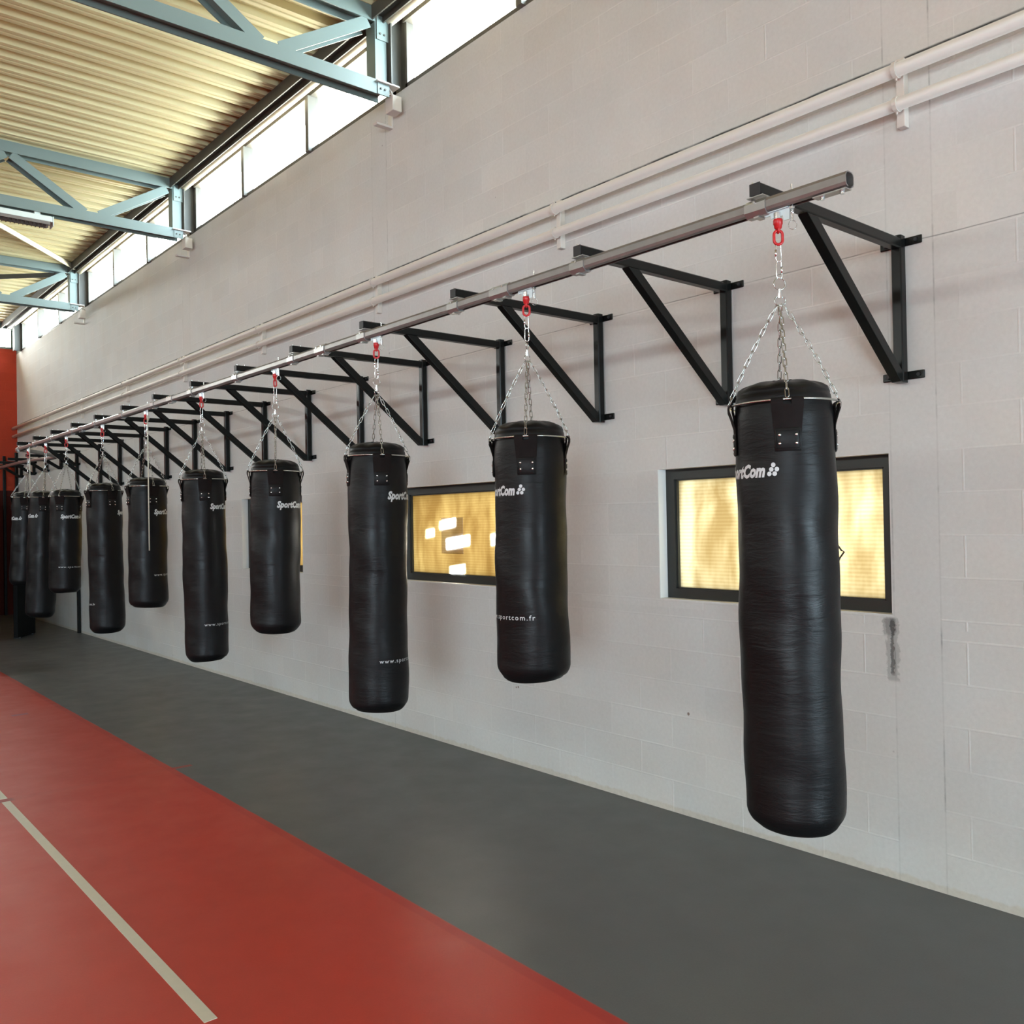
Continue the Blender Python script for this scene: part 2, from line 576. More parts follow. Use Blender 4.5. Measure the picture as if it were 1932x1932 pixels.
ys = [Y0]
for k in sorted(WIN):
    ys += list(WIN[k])
ys.append(Y1)
holes = [(a, b, WZ0, WZ1) for a, b in WIN.values()]
w = struct(wall_cells('wall_right', ys, [0, WZ0, WZ1, ZS], holes, 0.0, 0.3, M_wall), 'long off white painted block wall carrying the bag brackets', 'wall')
struct(box('wall_left', XW - 0.3, XW, Y0, Y1, 0, ZS, M_wall_plain))
w = struct(box('wall_far', XW - 0.3, 0.3, Y1, Y1 + 0.3, 0, ZS + 0.1, M_red), 'red painted end wall with a dark maroon lower part', 'wall')


def wall_x(name, y0, y1, zs, xs, holes, mat):
    bm = bmesh.new()
    for i in range(len(xs) - 1):
        for j in range(len(zs) - 1):
            a, b, c, d = xs[i], xs[i + 1], zs[j], zs[j + 1]
            if any(a >= h[0] - 1e-6 and b <= h[1] + 1e-6 and c >= h[2] - 1e-6 and d <= h[3] + 1e-6 for h in holes):
                continue
            bm_box(bm, a, b, y0, y1, c, d)
    return obj(name, bm, mat)


struct(wall_x('wall_back', Y0 - 0.3, Y0, [0, 0.1, 0.3, 2.8, 4.1, 6.25], [XW - 0.3, -18.0, -12.0, -3.3, -0.5, 0.3],
              [(-3.3, -0.5, 0.1, 0.3), (-3.3, -0.5, 0.3, 2.8), (-18.0, -12.0, 0.3, 2.8), (-18.0, -12.0, 2.8, 4.1)], M_wall_s))
struct(box('floor', XW - 0.3, 0.3, Y0 - 0.3, Y1 + 0.3, -0.2, 0.0, M_floor), 'grey and red satin sports hall floor', 'floor')

bm = bmesh.new()
bm_box(bm, -10.0, -1.50, 16.15, 16.30, 0, 2.5)  # unseen partition, added to keep light off the far corner
bm_box(bm, -1.50, -1.38, 16.15, Y1, 0, 2.5)
struct(obj('wall_shade_partition', bm, M_darkpart), 'dark partition added out of frame at the left to shade the far corner', 'wall')

# white court line, two pieces either side of the cross line
bm = bmesh.new()
bm_box(bm, -3.027, -2.978, 3.2, 6.655, 0.0, 0.0015)
tag(obj('floor_marking', bm, M_line), 'long white court line on the red floor, nearer piece', 'floor marking', 'white court lines')
bm = bmesh.new()
bm_box(bm, -3.027, -2.978, 6.735, 13.5, 0.0, 0.0015)
tag(obj('floor_marking', bm, M_line), 'short visible end of white court line beyond the red cross line', 'floor marking', 'white court lines')

# roof deck: trapezoidal sheets, ribs run across the hall
bm = bmesh.new()
prof = []
y = Y0 - 0.3
k = 0
while y < Y1 + 0.3:
    prof += [(y, ZD), (y + 0.045, ZD), (y + 0.052, ZD + 0.008), (y + 0.064, ZD + 0.008), (y + 0.071, ZD), (y + 0.115, ZD),
             (y + 0.135, ZD + 0.06), (y + 0.182, ZD + 0.06), (y + 0.188, ZD + 0.053), (y + 0.198, ZD + 0.053), (y + 0.204, ZD + 0.06), (y + 0.235, ZD + 0.06)]
    y += 0.2525
prof.append((y, ZD))
xa, xb = XW + 0.02, -0.2
va = [bm.verts.new((xa, p, q)) for p, q in prof]
vb = [bm.verts.new((xb, p, q)) for p, q in prof]
for i in range(len(prof) - 1):
    bm.faces.new((va[i], va[i + 1], vb[i + 1], vb[i]))
bm_box(bm, XW - 0.35, 0.35, Y0 - 0.35, Y1 + 0.35, ZD + 0.065, ZD + 0.2)
struct(obj('ceiling', bm, M_deck), 'cream corrugated metal roof deck', 'ceiling')

# edge beam (along the wall head) on both sides
def edge_beam(sx, name):
    X = lambda v: v if sx > 0 else XW - v
    t = thing(name, 'dark steel edge beam carrying the deck above the high window strip' if sx > 0 else 'steel edge beam above the opposite high window strip', 'beam', (X(-0.2), 7.0, ZD - 0.12))
    def B(n, a, b, c, d, m):
        o = box(n, min(X(a), X(b)), max(X(a), X(b)), Y0, Y1, c, d, m, None)
        o.parent = t
        o.matrix_parent_inverse = Matrix.Translation(-t.location)
        return o
    B('flange', -0.30, -0.288, ZD - 0.12, ZD, M_darksteel)
    B('web', -0.288, -0.20, ZD - 0.066, ZD - 0.056, M_darksteel)
    B('flange', -0.20, -0.188, ZD - 0.12, ZD, M_darksteel)
    return t


edge_beam(1, 'edge_beam')
edge_beam(-1, 'edge_beam')
struct(box('trim_1', -0.188, 0.3, Y0, Y1, ZD - 0.02, ZD + 0.07, M_darksteel))
struct(box('trim_2', XW - 0.3, XW + 0.188, Y0, Y1, ZD - 0.02, ZD + 0.07, M_darksteel))
bm = bmesh.new()
bm_tube(bm, [(-0.125, Y0 + 0.02, 6.035), (-0.125, Y1 - 0.02, 6.035)], 0.05, 16)
tag(obj('ceiling_duct', bm, M_creamtube, smooth=True), 'cream tube running along the head of the high windows', 'pipe')

# clerestory: steel columns every 4.72 m, three panes per bay
COLY = [-3.11, 1.63, 6.36, 11.10, 15.82, 20.62]


def isec(bm, x0, x1, y0, y1, z0, z1, t=0.012):
    """upright I section, flanges facing +-x"""
    bm_box(bm, x0, x0 + t, y0, y1, z0, z1)
    bm_box(bm, x1 - t, x1, y0, y1, z0, z1)
    ym = (y0 + y1) / 2
    bm_box(bm, x0 + t, x1 - t, ym - t / 2, ym + t / 2, z0, z1)


cols = {}
for i, cy in enumerate(COLY):
    bm = bmesh.new()
    isec(bm, -0.14, 0.02, -0.06, 0.10, 0, ZD - 0.02 - ZS)
    pos = ['the hidden bay nearest the camera', 'the high window strip beside the camera', 'the high window strip above the second window', 'the end of the nearest visible roof truss', 'the end of the farther visible roof truss', 'the red end wall corner'][i]
    t = thing('steel_column', 'brown grey steel column at ' + pos, 'column', (0, cy, ZS), 'steel columns between the high windows')
    obj('shaft', bm, M_darksteel, t)
    if i < 5:
        bm = bmesh.new()
        bm_box(bm, -0.27, -0.05, -0.05, 0.09, -0.012, 0.0)
        obj('base_plate', bm, M_pipe, t)

# small cream bracket boxes under each truss end
for i, cy in enumerate(COLY[1:5]):
    t = thing('wall_box', ['small cream box with bracket high on the wall beside the camera', 'small cream box with bracket on the wall at the top of the photo',
                           'small cream box hanging below the nearest visible truss end', 'small cream box hanging below the farther visible truss end'][i],
              'bracket', (0, cy, 5.2), 'cream boxes under the truss ends')
    obj('housing', (lambda b: (bm_box(b, -0.13, -0.04, -0.06, 0.06, 0.06, 0.19), b)[1])(bmesh.new()), M_pipe, t, bevel=0.006)
    b = bmesh.new()
    bm_prism(b, [(0.0, 0.0), (-0.16, 0.0), (-0.17, 0.02), (-0.015, 0.02), (-0.015, 0.26), (0.0, 0.26)], 'y', 0.14, 0.2)
    obj('bracket', b, M_pipe, t, bevel=0.003)
    b = bmesh.new()
    bm_tube(b, [(-0.09, 0.0, 0.19), (-0.10, 0.0, 0.23), (-0.12, 0.01, 0.262)], 0.008, 8)
    bm_tube(b, [(-0.04, 0.04, 0.19), (-0.07, 0.05, 0.24), (-0.12, 0.05, 0.262)], 0.008, 8)
    obj('cable', b, M_pipe, t, smooth=True)


def clerestory(n, y0, y1, side):
    """frame + three panes in one bay"""
    sx = 1 if side > 0 else -1
    X = lambda v: v if sx > 0 else XW - v
    o = bpy.data.objects.new('window_%d' % n, None)
    C.objects.link(o)
    o.location = (X(0.04), (y0 + y1) / 2, ZS)
    o['kind'] = 'structure'
    inv = Matrix.Translation(-o.location)
    bm = bmesh.new()
    def B(a, b, c, d, e, f):
        bm_box(bm, min(X(a), X(b)), max(X(a), X(b)), c, d, e, f)
    B(0.0, 0.07, y0, y1, ZS, ZS + 0.035)
    B(-0.02, 0.07, y0, y1, ZT, ZD - 0.02)
    L = y1 - y0
    B(0.0, 0.07, y0, y0 + 0.03, ZS, ZT)
    B(0.0, 0.07, y1 - 0.03, y1, ZS, ZT)
    for k in (1, 2):
        ym = y0 + L * k / 3
        B(-0.045, 0.07, ym - 0.032, ym + 0.032, ZS, ZT)
    f = obj('window_frame', bm, M_frame, o)
    f.matrix_parent_inverse = inv
    for k in range(3):
        bm = bmesh.new()
        a, b = y0 + L * k / 3 + 0.02, y0 + L * (k + 1) / 3 - 0.02
        bm_box(bm, min(X(0.035), X(0.041)), max(X(0.035), X(0.041)), a, b, ZS + 0.03, ZT + 0.01)
        g = obj('pane', bm, M_glass, o)
        g.matrix_parent_inverse = inv


wn_ = 5
bays = [Y0] + COLY + [Y1]
for side in (1, -1):
    for i in range(len(bays) - 1):
        a = bays[i] + (0.10 if i > 0 else 0)
        b = bays[i + 1] - (0.06 if i < len(bays) - 2 else 0)
        if b - a < 0.8:
            if side > 0:
                struct(box('trim_%d' % (10 + i), 0.0, 0.07, a, b, ZS, ZD, M_teal))
            continue
        clerestory(wn_, a, b, side)
        wn_ += 1
for cy in COLY:   # columns of the opposite side
    bm = bmesh.new()
    isec(bm, XW - 0.02, XW + 0.14, -0.06, 0.10, 0, ZD - 0.02 - ZS)
    bm.verts.ensure_lookup_table()
    o = obj('steel_column', bm, M_darksteel, None, loc=(0, cy, ZS))
    tag(o, 'steel column in the opposite high window strip', 'column', 'steel columns of the opposite side')

# end wall clerestory
o = bpy.data.objects.new('window_%d' % wn_, None)
C.objects.link(o)
o.location = (-9, Y1, ZS)
o['kind'] = 'structure'
inv = Matrix.Translation(-o.location)
bm = bmesh.new()
bm_box(bm, XW, 0.0, Y1, Y1 + 0.08, 5.58, 5.62)
bm_box(bm, XW, 0.0, Y1, Y1 + 0.08, ZD - 0.02, ZD + 0.06)
xx = -0.14
bm_box(bm, -0.10, 0.0, Y1, Y1 + 0.08, 5.58, ZD)
while xx > XW:
    xx -= 1.6
    bm_box(bm, xx - 0.03, xx + 0.03, Y1, Y1 + 0.08, 5.62, ZD)
obj('window_frame', bm, M_teal, o).matrix_parent_inverse = inv
bm = bmesh.new()
bm_box(bm, XW, -0.10, Y1 + 0.04, Y1 + 0.046, 5.62, ZD)
obj('pane', bm, M_glass, o).matrix_parent_inverse = inv
wn_ += 1
t = thing('end_beam', 'pale green beam above the high windows of the red end wall', 'beam', (-9, Y1 - 0.1, ZD - 0.12))
bm = bmesh.new()
bm_box(bm, XW + 9, 9, -0.02, 0.10, 0.0, 0.10)
obj('flange', bm, M_teal, t)

# glazing of the back wall (behind the camera)
for (x0, x1, z0, z1, nx) in ((-3.3, -0.5, 0.1, 2.8, 3), (-18.0, -12.0, 0.3, 4.1, 5)):
    o = bpy.data.objects.new('window_%d' % wn_, None)
    wn_ += 1
    C.objects.link(o)
    o.location = ((x0 + x1) / 2, Y0, z0)
    o['kind'] = 'structure'
    inv = Matrix.Translation(-o.location)
    bm = bmesh.new()
    for k in range(nx + 1):
        xm = x0 + (x1 - x0) * k / nx
        bm_box(bm, max(x0, xm - 0.03), min(x1, xm + 0.03), Y0 - 0.1, Y0 - 0.03, z0, z1)
    bm_box(bm, x0, x1, Y0 - 0.1, Y0 - 0.03, z0, z0 + 0.06)
    bm_box(bm, x0, x1, Y0 - 0.1, Y0 - 0.03, z1 - 0.06, z1)
    obj('window_frame', bm, M_blackframe, o).matrix_parent_inverse = inv
    bm = bmesh.new()
    bm_box(bm, x0 + 0.01, x1 - 0.01, Y0 - 0.07, Y0 - 0.064, z0 + 0.01, z1 - 0.01)
    obj('pane', bm, M_glass, o).matrix_parent_inverse = inv

# low windows in the bag wall: recess 73 mm, dark frame, polycarbonate sheet
for k, (a, b) in WIN.items():
    o = bpy.data.objects.new('window_%d' % k, None)
    C.objects.link(o)
    o.location = (0.1, (a + b) / 2, WZ0)
    struct(o, {1: 'dark framed yellow glowing window behind the nearest bag', 2: 'dark framed amber window with white light patches',
               3: 'dark framed window mostly hidden behind the fourth bag', 4: 'dark framed window hidden behind the fifth and sixth bags'}[k], 'window')
    inv = Matrix.Translation(-o.location)
    bm = bmesh.new()
    x0, x1 = 0.073, 0.135
    fw, fh = 0.068, 0.062
    bm_box(bm, x0, x1, a, a + fw, WZ0, WZ1)
    bm_box(bm, x0, x1, b - fw, b, WZ0, WZ1)
    bm_box(bm, x0, x1, a + fw, b - fw, WZ0, WZ0 + fh)
    bm_box(bm, x0, x1, a + fw, b - fw, WZ1 - fh, WZ1)
    # inner bead
    bm_box(bm, x0 + 0.012, x1, a + fw, a + fw + 0.012, WZ0 + fh, WZ1 - fh)
    bm_box(bm, x0 + 0.012, x1, b - fw - 0.012, b - fw, WZ0 + fh, WZ1 - fh)
    bm_box(bm, x0 + 0.012, x1, a + fw, b - fw, WZ0 + fh, WZ0 + fh + 0.008)
    bm_box(bm, x0 + 0.012, x1, a + fw, b - fw, WZ1 - fh - 0.008, WZ1 - fh)
    f = obj('window_frame', bm, M_blackframe, o)
    f.matrix_parent_inverse = inv
    bm = bmesh.new()
    bm_box(bm, 0.104, 0.112, a + fw, b - fw, WZ0 + fh, WZ1 - fh)
    p = obj('pane', bm, M_poly.get(k, M_poly[3]), o)
    p.matrix_parent_inverse = inv
    # pale render on the reveals
    bm = bmesh.new()
    bm_box(bm, 0.001, 0.073, b - 0.004, b, WZ0, WZ1)
    bm_box(bm, 0.001, 0.073, a, a + 0.004, WZ0, WZ1)
    bm_box(bm, 0.001, 0.073, a, b, WZ0, WZ0 + 0.004)
    r = obj('window_reveal', bm, M_reveal, o)
    r.matrix_parent_inverse = inv
    r['label'] = 'white painted window reveal'
    if k == 2:
        bm = bmesh.new()
        bm_box(bm, 0.098, 0.1005, 5.735, 6.028, 1.525, 1.82)
        q = obj('card', bm, polycarb('grey_card_sheet', [(5.83, 6.06, 1.735, 1.80), (5.655, 5.96, 1.578, 1.66)], (0.80, 0.78, 0.85), (0.70, 0.70, 0.76), 5.0), o)
        q.matrix_parent_inverse = inv
        q['label'] = 'grey rectangular card patch on the pane'
    if k == 1:
        bm = bmesh.new()
        bm_tube(bm, [(0.098, 2.520, 1.650), (0.094, 2.485, 1.655), (0.092, 2.478, 1.637), (0.092, 2.450, 1.600), (0.092, 2.435, 1.594), (0.094, 2.462, 1.560), (0.098, 2.478, 1.530), (0.1, 2.50, 1.51)], 0.0045, 6)
        q = obj('handle_cord', bm, M_blackframe, o)
        q.matrix_parent_inverse = inv

# ------------------------------------------------------------------ roof trusses
def hsec(bm, x0, x1, ya, yb, z0, z1, t=0.012):
    """lying H chord along x: two upright flanges and a level web"""
    bm_box(bm, x0, x1, ya, ya + t, z0, z1)
    bm_box(bm, x0, x1, yb - t, yb, z0, z1)
    zm = (z0 + z1) / 2
    bm_box(bm, x0, x1, ya + t, yb - t, zm - t / 2, zm + t / 2)


def diag_bm(x0, z0, x1, z1, wd, ya, yb, t=0.008):
    bm = bmesh.new()
    d = Vector((x1 - x0, 0, z1 - z0)).normalized()
    nn = Vector((-d.z, 0, d.x)) * (wd / 2)
    for (p, q) in ((ya, ya + t), (yb - t, yb)):
        pts = [(x0 + nn.x, z0 + nn.z), (x0 - nn.x, z0 - nn.z), (x1 - nn.x, z1 - nn.z), (x1 + nn.x, z1 + nn.z)]
        bm_prism(bm, pts, 'y', p, q)
    s = 0.08
    pts = [(x0 + nn.x * s, z0 + nn.z * s), (x0 - nn.x * s, z0 - nn.z * s), (x1 - nn.x * s, z1 - nn.z * s), (x1 + nn.x * s, z1 + nn.z * s)]
    bm_prism(bm, pts, 'y', ya + t, yb - t)
    return bm


def truss(first=True):
    t = thing('roof_truss', '', 'roof truss', (0, 0, 5.37))
    oz = 5.37
    ya, yb = 0.0, 0.15
    bm = bmesh.new(); hsec(bm, XW + 0.16, -0.16, ya, yb, 5.372 - oz, 5.49 - oz); obj('bottom_chord', bm, M_teal, t)
    bm = bmesh.new(); hsec(bm, XW + 0.16, -0.16, ya, yb, 5.975 - oz, 6.098 - oz); obj('top_chord', bm, M_teal, t)
    for s in (0, 1):
        X = (lambda v: v) if s == 0 else (lambda v: XW - v)
        bm = bmesh.new()
        a, b = sorted((X(-0.268), X(-0.158)))
        isec(bm, a, b, ya + 0.01, yb - 0.01, 5.49 - oz, 5.975 - oz)
        bm_box(bm, a, b, ya + 0.003, ya + 0.012, 5.49 - oz, 5.975 - oz)
        obj('end_post', bm, M_teal, t)
        for (za, zb) in ((5.83, 6.03), (5.37, 5.475)):
            bm = bmesh.new()
            a, b = sorted((X(-0.255), X(-0.141)))
            bm_box(bm, a, b, ya - 0.008, ya - 0.0005, za - oz, zb - oz)
            g = obj('gusset_plate', bm, M_teal, t)
            for bx in (-0.225, -0.185):
                bm = bmesh.new()
                zc = (za + 0.05 - oz)
                bm_tube(bm, [(X(bx), ya - 0.016, zc), (X(bx), ya - 0.008, zc)], 0.009, 6)
                obj('bolt', bm, M_darksteel, g)
    x = -0.30
    n = 0
    while x > XW + 1.2:
        bm = diag_bm(x - 0.03, 5.955 - oz, x - 0.82, 5.47 - oz, 0.098, ya + 0.004, yb - 0.004); obj('diagonal', bm, M_teal, t)
        bm = diag_bm(x - 0.03 - 1.71, 5.955 - oz, x - 0.03 - 0.92 - 0.03, 5.47 - oz, 0.098, ya + 0.004, yb - 0.004); obj('diagonal', bm, M_teal, t)
        x -= 1.77
        n += 1
    return t


TR_LAB = ['pale teal lattice roof truss behind the camera', 'pale teal lattice roof truss directly over the camera', 'pale teal lattice roof truss in the bay nearest the camera at the top',
          'pale teal lattice roof truss, nearest one in the upper left with the strip light', 'pale teal lattice roof truss, farther one behind the strip light']
t0 = truss()
t0.location = (0, COLY[0] - 0.02, 5.37)
t0['label'] = TR_LAB[0]
t0['group'] = 'roof trusses'
for i in range(1, 5):
    c = copy_tree(t0, None, (0, COLY[i] - 0.02, 5.37))
    c['label'] = TR_LAB[i]

# wind braces in the roof plane
def brace(p0, p1, label, mat):
    bm = bmesh.new()
    a, b = Vector(p0), Vector(p1)
    d = (b - a).normalized()
    s = d.cross(Vector((0, 0, 1))).normalized() * 0.045
    for (q, z0, z1) in ((1.0, -0.004, 0.004),):
        vs = []
        for P in (a, b):
            for (u, z) in ((-1, 0.0), (1, 0.0), (1, -0.012), (-0.7, -0.012), (-0.7, -0.075), (-1, -0.075)):
                vs.append(bm.verts.new(P + s * u + Vector((0, 0, z))))
        for k in range(6):
            bm.faces.new((vs[k], vs[(k + 1) % 6], vs[6 + (k + 1) % 6], vs[6 + k]))
        bm.faces.new(vs[:6]); bm.faces.new(vs[6:][::-1])
    return tag(obj('roof_brace', bm, mat), label, 'roof brace', 'diagonal roof braces')


brace((-0.20, 15.76, 6.085), (-4.10, 11.22, 6.085), 'cream angle brace running from the farther truss end towards the camera', M_creamtube)
brace((-0.42, 15.95, 5.985), (-5.3, 20.5, 5.985), 'dark angle brace running from the farther truss end to the red end wall', M_darksteel)

# fluorescent fitting under the near truss
t = thing('strip_light', 'white louvred strip light under the nearest visible truss at the left edge', 'ceiling light', (-2.9, 11.14, 5.22))
bm = bmesh.new()
bm_prism(bm, [(-0.08, 0.055), (0.08, 0.055), (0.075, 0.12), (-0.075, 0.12)], 'x', -1.27, 1.27)
obj('housing', bm, M_lampwhite, t, bevel=0.006)
bm = bmesh.new()
for k in range(58):
    x = -1.22 + k * 0.0425
    bm_box(bm, x, x + 0.002, -0.075, 0.075, 0.005, 0.055)
bm_box(bm, -1.24, 1.24, -0.079, -0.075, 0.02, 0.055)
bm_box(bm, -1.24, 1.24, 0.075, 0.079, 0.02, 0.055)
bm_box(bm, -1.24, 1.24, -0.002, 0.002, 0.005, 0.055)
obj('louvre', bm, M_louvre, t)
bm = bmesh.new()
bm_tube(bm, [(-1.2, -0.04, 0.04), (1.2, -0.04, 0.04)], 0.008, 8)
bm_tube(bm, [(-1.2, 0.04, 0.04), (1.2, 0.04, 0.04)], 0.008, 8)
obj('tube', bm, M_lampwhite, t, smooth=True)
for x in (1.12, -1.12):
    bm = bmesh.new()
    bm_box(bm, x - 0.03, x + 0.03, -0.04, 0.04, 0.12, 0.165)
    obj('hanger', bm, M_lampwhite, t)
    bm = bmesh.new()
    xe = 1.27 if x > 0 else -1.28
    bm_box(bm, xe, xe + 0.01, -0.08, 0.08, 0.015, 0.12)
    obj('end_cap', bm, M_lampwhite, t)

# ------------------------------------------------------------------ pipes high on the wall
for (z, r, lab) in ((3.902, 0.033, 'upper of two cream painted heating pipes along the wall'), (3.737, 0.030, 'lower of two cream painted heating pipes along the wall')):
    bm = bmesh.new()
    bm_tube(bm, [(-0.08, Y0 + 0.05, z), (-0.08, Y1 - 0.02, z)], r, 20)
    tag(obj('heating_pipe', bm, M_pipe, smooth=True), lab, 'pipe', 'heating pipes')
PBY = [-0.35, 2.02, 4.405, 6.745, 9.087, 11.40, 13.71, 16.1, 18.5]
nth = ['out of frame behind the camera', 'above the nearest wall bracket', 'first one left of the photo centre', 'above the second and third bags', 'above the fourth wall bracket', 'above the sixth wall bracket', 'third from the red end wall',
       'second from the red end wall', 'nearest the red end wall']
pb = None
for i, y in enumerate(PBY):
    if pb is None:
        pb = thing('pipe_bracket', '', 'pipe bracket', (0, y, 3.64), 'brackets holding the two cream pipes')
        bm = bmesh.new()
        bm_box(bm, -0.045, 0.0, -0.02, 0.02, 0.0, 0.33)
        obj('bar', bm, M_pipe, pb, bevel=0.003)
        for z, r in ((0.262, 0.033), (0.097, 0.030)):
            bm = bmesh.new()
            bm_tube(bm, circle_pts((-0.08, 0, z), r + 0.004, 20, 'xz'), 0, closed=True, prof=[(-0.010, -0.002), (0.010, -0.002), (0.010, 0.003), (-0.010, 0.003)])
            cl = obj('pipe_clamp', bm, M_pipe, pb)
            bm = bmesh.new()
            bm_tube(bm, [(-0.08, 0, z - r - 0.018), (-0.08, 0, z - r - 0.002)], 0.005, 6)
            bm_tube(bm, [(-0.08, 0, z + r + 0.002), (-0.08, 0, z + r + 0.014)], 0.005, 6)
            obj('screw', bm, M_pipe, cl)
        c = pb
    else:
        c = copy_tree(pb, None, (0, y, 3.64))
    c['label'] = 'cream two pipe bracket on the wall, ' + nth[i]

# ------------------------------------------------------------------ wall brackets
def square_tube(bm, p0, p1, w, t_up=(0, 0, 1)):
    a, b = Vector(p0), Vector(p1)
    h = w / 2
    c = 0.006
    prof = [(-h + c, -h), (h - c, -h), (h, -h + c), (h, h - c), (h - c, h), (-h + c, h), (-h, h - c), (-h, -h + c)]
    bm_tube(bm, [a, b], 0, prof=prof)


def make_bracket(tipx=-1.21, postz=2.417, diagx=-0.83, full=True, label='', rail_off=0.015, leg=False):
    t = thing('wall_bracket', label, 'bracket', (0, 0, 0), 'black steel brackets holding the rail')
    zt, wv = 3.110, 0.05
    ym = 0.025
    bm = bmesh.new()
    square_tube(bm, (tipx, ym, zt - 0.025), (-0.058, ym, zt - 0.025), wv)
    arm = obj('arm', bm, M_blackpaint, t)
    bm = bmesh.new()
    bm_box(bm, tipx - 0.003, tipx, ym - 0.025, ym + 0.025, zt - 0.05, zt)
    obj('end_cap', bm, M_blackend, arm, bevel=0.002)
    bm = bmesh.new()
    square_tube(bm, (-0.034, ym, postz), (-0.034, ym, 3.124), wv)
    obj('post', bm, M_blackpaint, t)
    bm = bmesh.new()
    hz = 0.0
    d = Vector((-0.075 - diagx, 0, (postz + 0.03) - (zt - 0.05))).normalized()
    nn = Vector((-d.z, 0, d.x)) * 0.026
    # mitred ends: horizontal cut at the arm, vertical cut at the post
    zc = zt - 0.05
    def at_z(off):
        p = Vector((diagx, 0, zc)) + nn * off
        k = (zc - p.z) / d.z
        return p + d * k
    def at_x(off):
        p = Vector((diagx, 0, zc)) + nn * off
        k = (-0.059 - p.x) / d.x
        return p + d * k
    A, B_, C_, D_ = at_z(1), at_z(-1), at_x(-1), at_x(1)
    if B_.x < A.x:
        pass
    poly = [(A.x, A.z), (B_.x, B_.z), (C_.x, max(C_.z, postz)), (D_.x, D_.z)]
    if C_.z < postz:
        p = Vector((diagx, 0, zc)) - nn
        k = (postz - p.z) / d.z
        q = p + d * k
        poly = [(A.x, A.z), (B_.x, B_.z), (q.x, q.z), (-0.059, postz), (D_.x, D_.z)]
    bm_prism(bm, poly, 'y', ym - 0.024, ym + 0.024)
    obj('diagonal_strut', bm, M_blackpaint, t, bevel=0.003)
    for z in (3.096, postz + 0.035):
        bm = bmesh.new()
        bm_box(bm, -0.0085, 0.0, ym - 0.103, ym + 0.103, z - 0.02, z + 0.02)
        g = obj('mounting_plate', bm, M_blackpaint, t, bevel=0.006)
        if full:
            for s in (-1, 1):
                bm = bmesh.new()
                bm_tube(bm, [(-0.018, ym + s * 0.075, z), (-0.0085, ym + s * 0.075, z)], 0.009, 6)
                obj('bolt', bm, M_blackend, g)
    # zinc rail hanger plate under the arm with its bolts
    rx = tipx + rail_off
    bm = bmesh.new()
    bm_box(bm, tipx + 0.0, tipx + 0.115, ym - 0.035, ym + 0.04, zt - 0.0545, zt - 0.0505)
    p = obj('clamp_plate', bm, M_sleeve, t)
    p['label'] = 'galvanised plate under the arm'
    if full:
        for (bx, by) in ((tipx + 0.03, 0.056), (tipx + 0.095, 0.056)):
            bm = bmesh.new()
            bm_tube(bm, [(bx, by, zt - 0.066), (bx, by, zt - 0.056)], 0.008, 6)
            bm_tube(bm, [(bx, by, zt - 0.056), (bx, by, zt + 0.018)], 0.0025, 6)
            obj('threaded_bolt', bm, M_zinc, p)
    return t


RX = -1.195
BR0 = make_bracket()
blabel = ['black triangular wall bracket at the right, above the nearest bag', 'black wall bracket second from the right, left of the nearest bag',
          'black wall bracket third from the right, crossing behind the second bag chains', 'black wall bracket fourth from the right, ending above the second bag',
          'black wall bracket fifth from the right, between second and third bags', 'black wall bracket sixth from the right, its foot hidden by the third bag',
          'black wall bracket seventh from the right, right of the fourth bag', 'black wall bracket eighth from the right, foot hidden by the fourth bag',
          'black wall bracket ninth from the right, foot between fourth and fifth bags', 'black wall bracket tenth from the right, foot hidden by the fifth bag',
          'black wall bracket eleventh from the right, foot between fifth and sixth bags', 'black wall bracket twelfth from the right, foot hidden by the sixth bag',
          'black wall bracket thirteenth from the right, foot right of the seventh bag', 'black wall bracket fourteenth from the right, at the far end of the straight rail']
for i in range(14):
    b = BR0 if i == 0 else copy_tree(BR0)
    b.location = (0, 2.027 + 1.004 * i, 0)
    b['label'] = blabel[i]
far = [(16.42, -0.42, 'short black wall bracket where the rail bends closest to the wall'),
       (17.45, -0.60, 'short black wall bracket, first beyond the rail bend'),
       (18.50, -0.68, 'short black wall bracket, second beyond the rail bend'),
       (19.50, -0.70, 'short black wall bracket, third beyond the rail bend'),
       (20.60, -0.70, 'short black wall bracket in the corner by the red wall')]
for (y, tx, lab) in far:
    b = make_bracket(tipx=tx, postz=2.85, diagx=max(tx + 0.12, -0.36), full=False, label=lab)
    b['group'] = 'short brackets beyond the rail bend'
    b.location = (0, y, 0)
    if y < 17:
        bm = bmesh.new()
        square_tube(bm, (-0.034, 0.025, 0.0), (-0.034, 0.025, 2.85), 0.05)
        o = obj('leg', bm, M_blackpaint, b)

# ------------------------------------------------------------------ the rail
def rail_profile(w=0.058, h=0.058):
    a, b, c = w / 2, h / 2, 0.016
    out = [(-0.012, -b), (-a + c, -b), (-a + c * 0.3, -b + c * 0.3), (-a, -b + c), (-a, b - c), (-a + c * 0.3, b - c * 0.3), (-a + c, b),
           (a - c, b), (a - c * 0.3, b - c * 0.3), (a, b - c), (a, -b + c), (a - c * 0.3, -b + c * 0.3), (a - c, -b), (0.012, -b)]
    th = 0.004
    inn = [(0.012, -b + th)] + [(u * (a - th) / a, v * (b - th) / b) for u, v in out[12:0:-1]] + [(-0.012, -b + th)]
    return out + inn


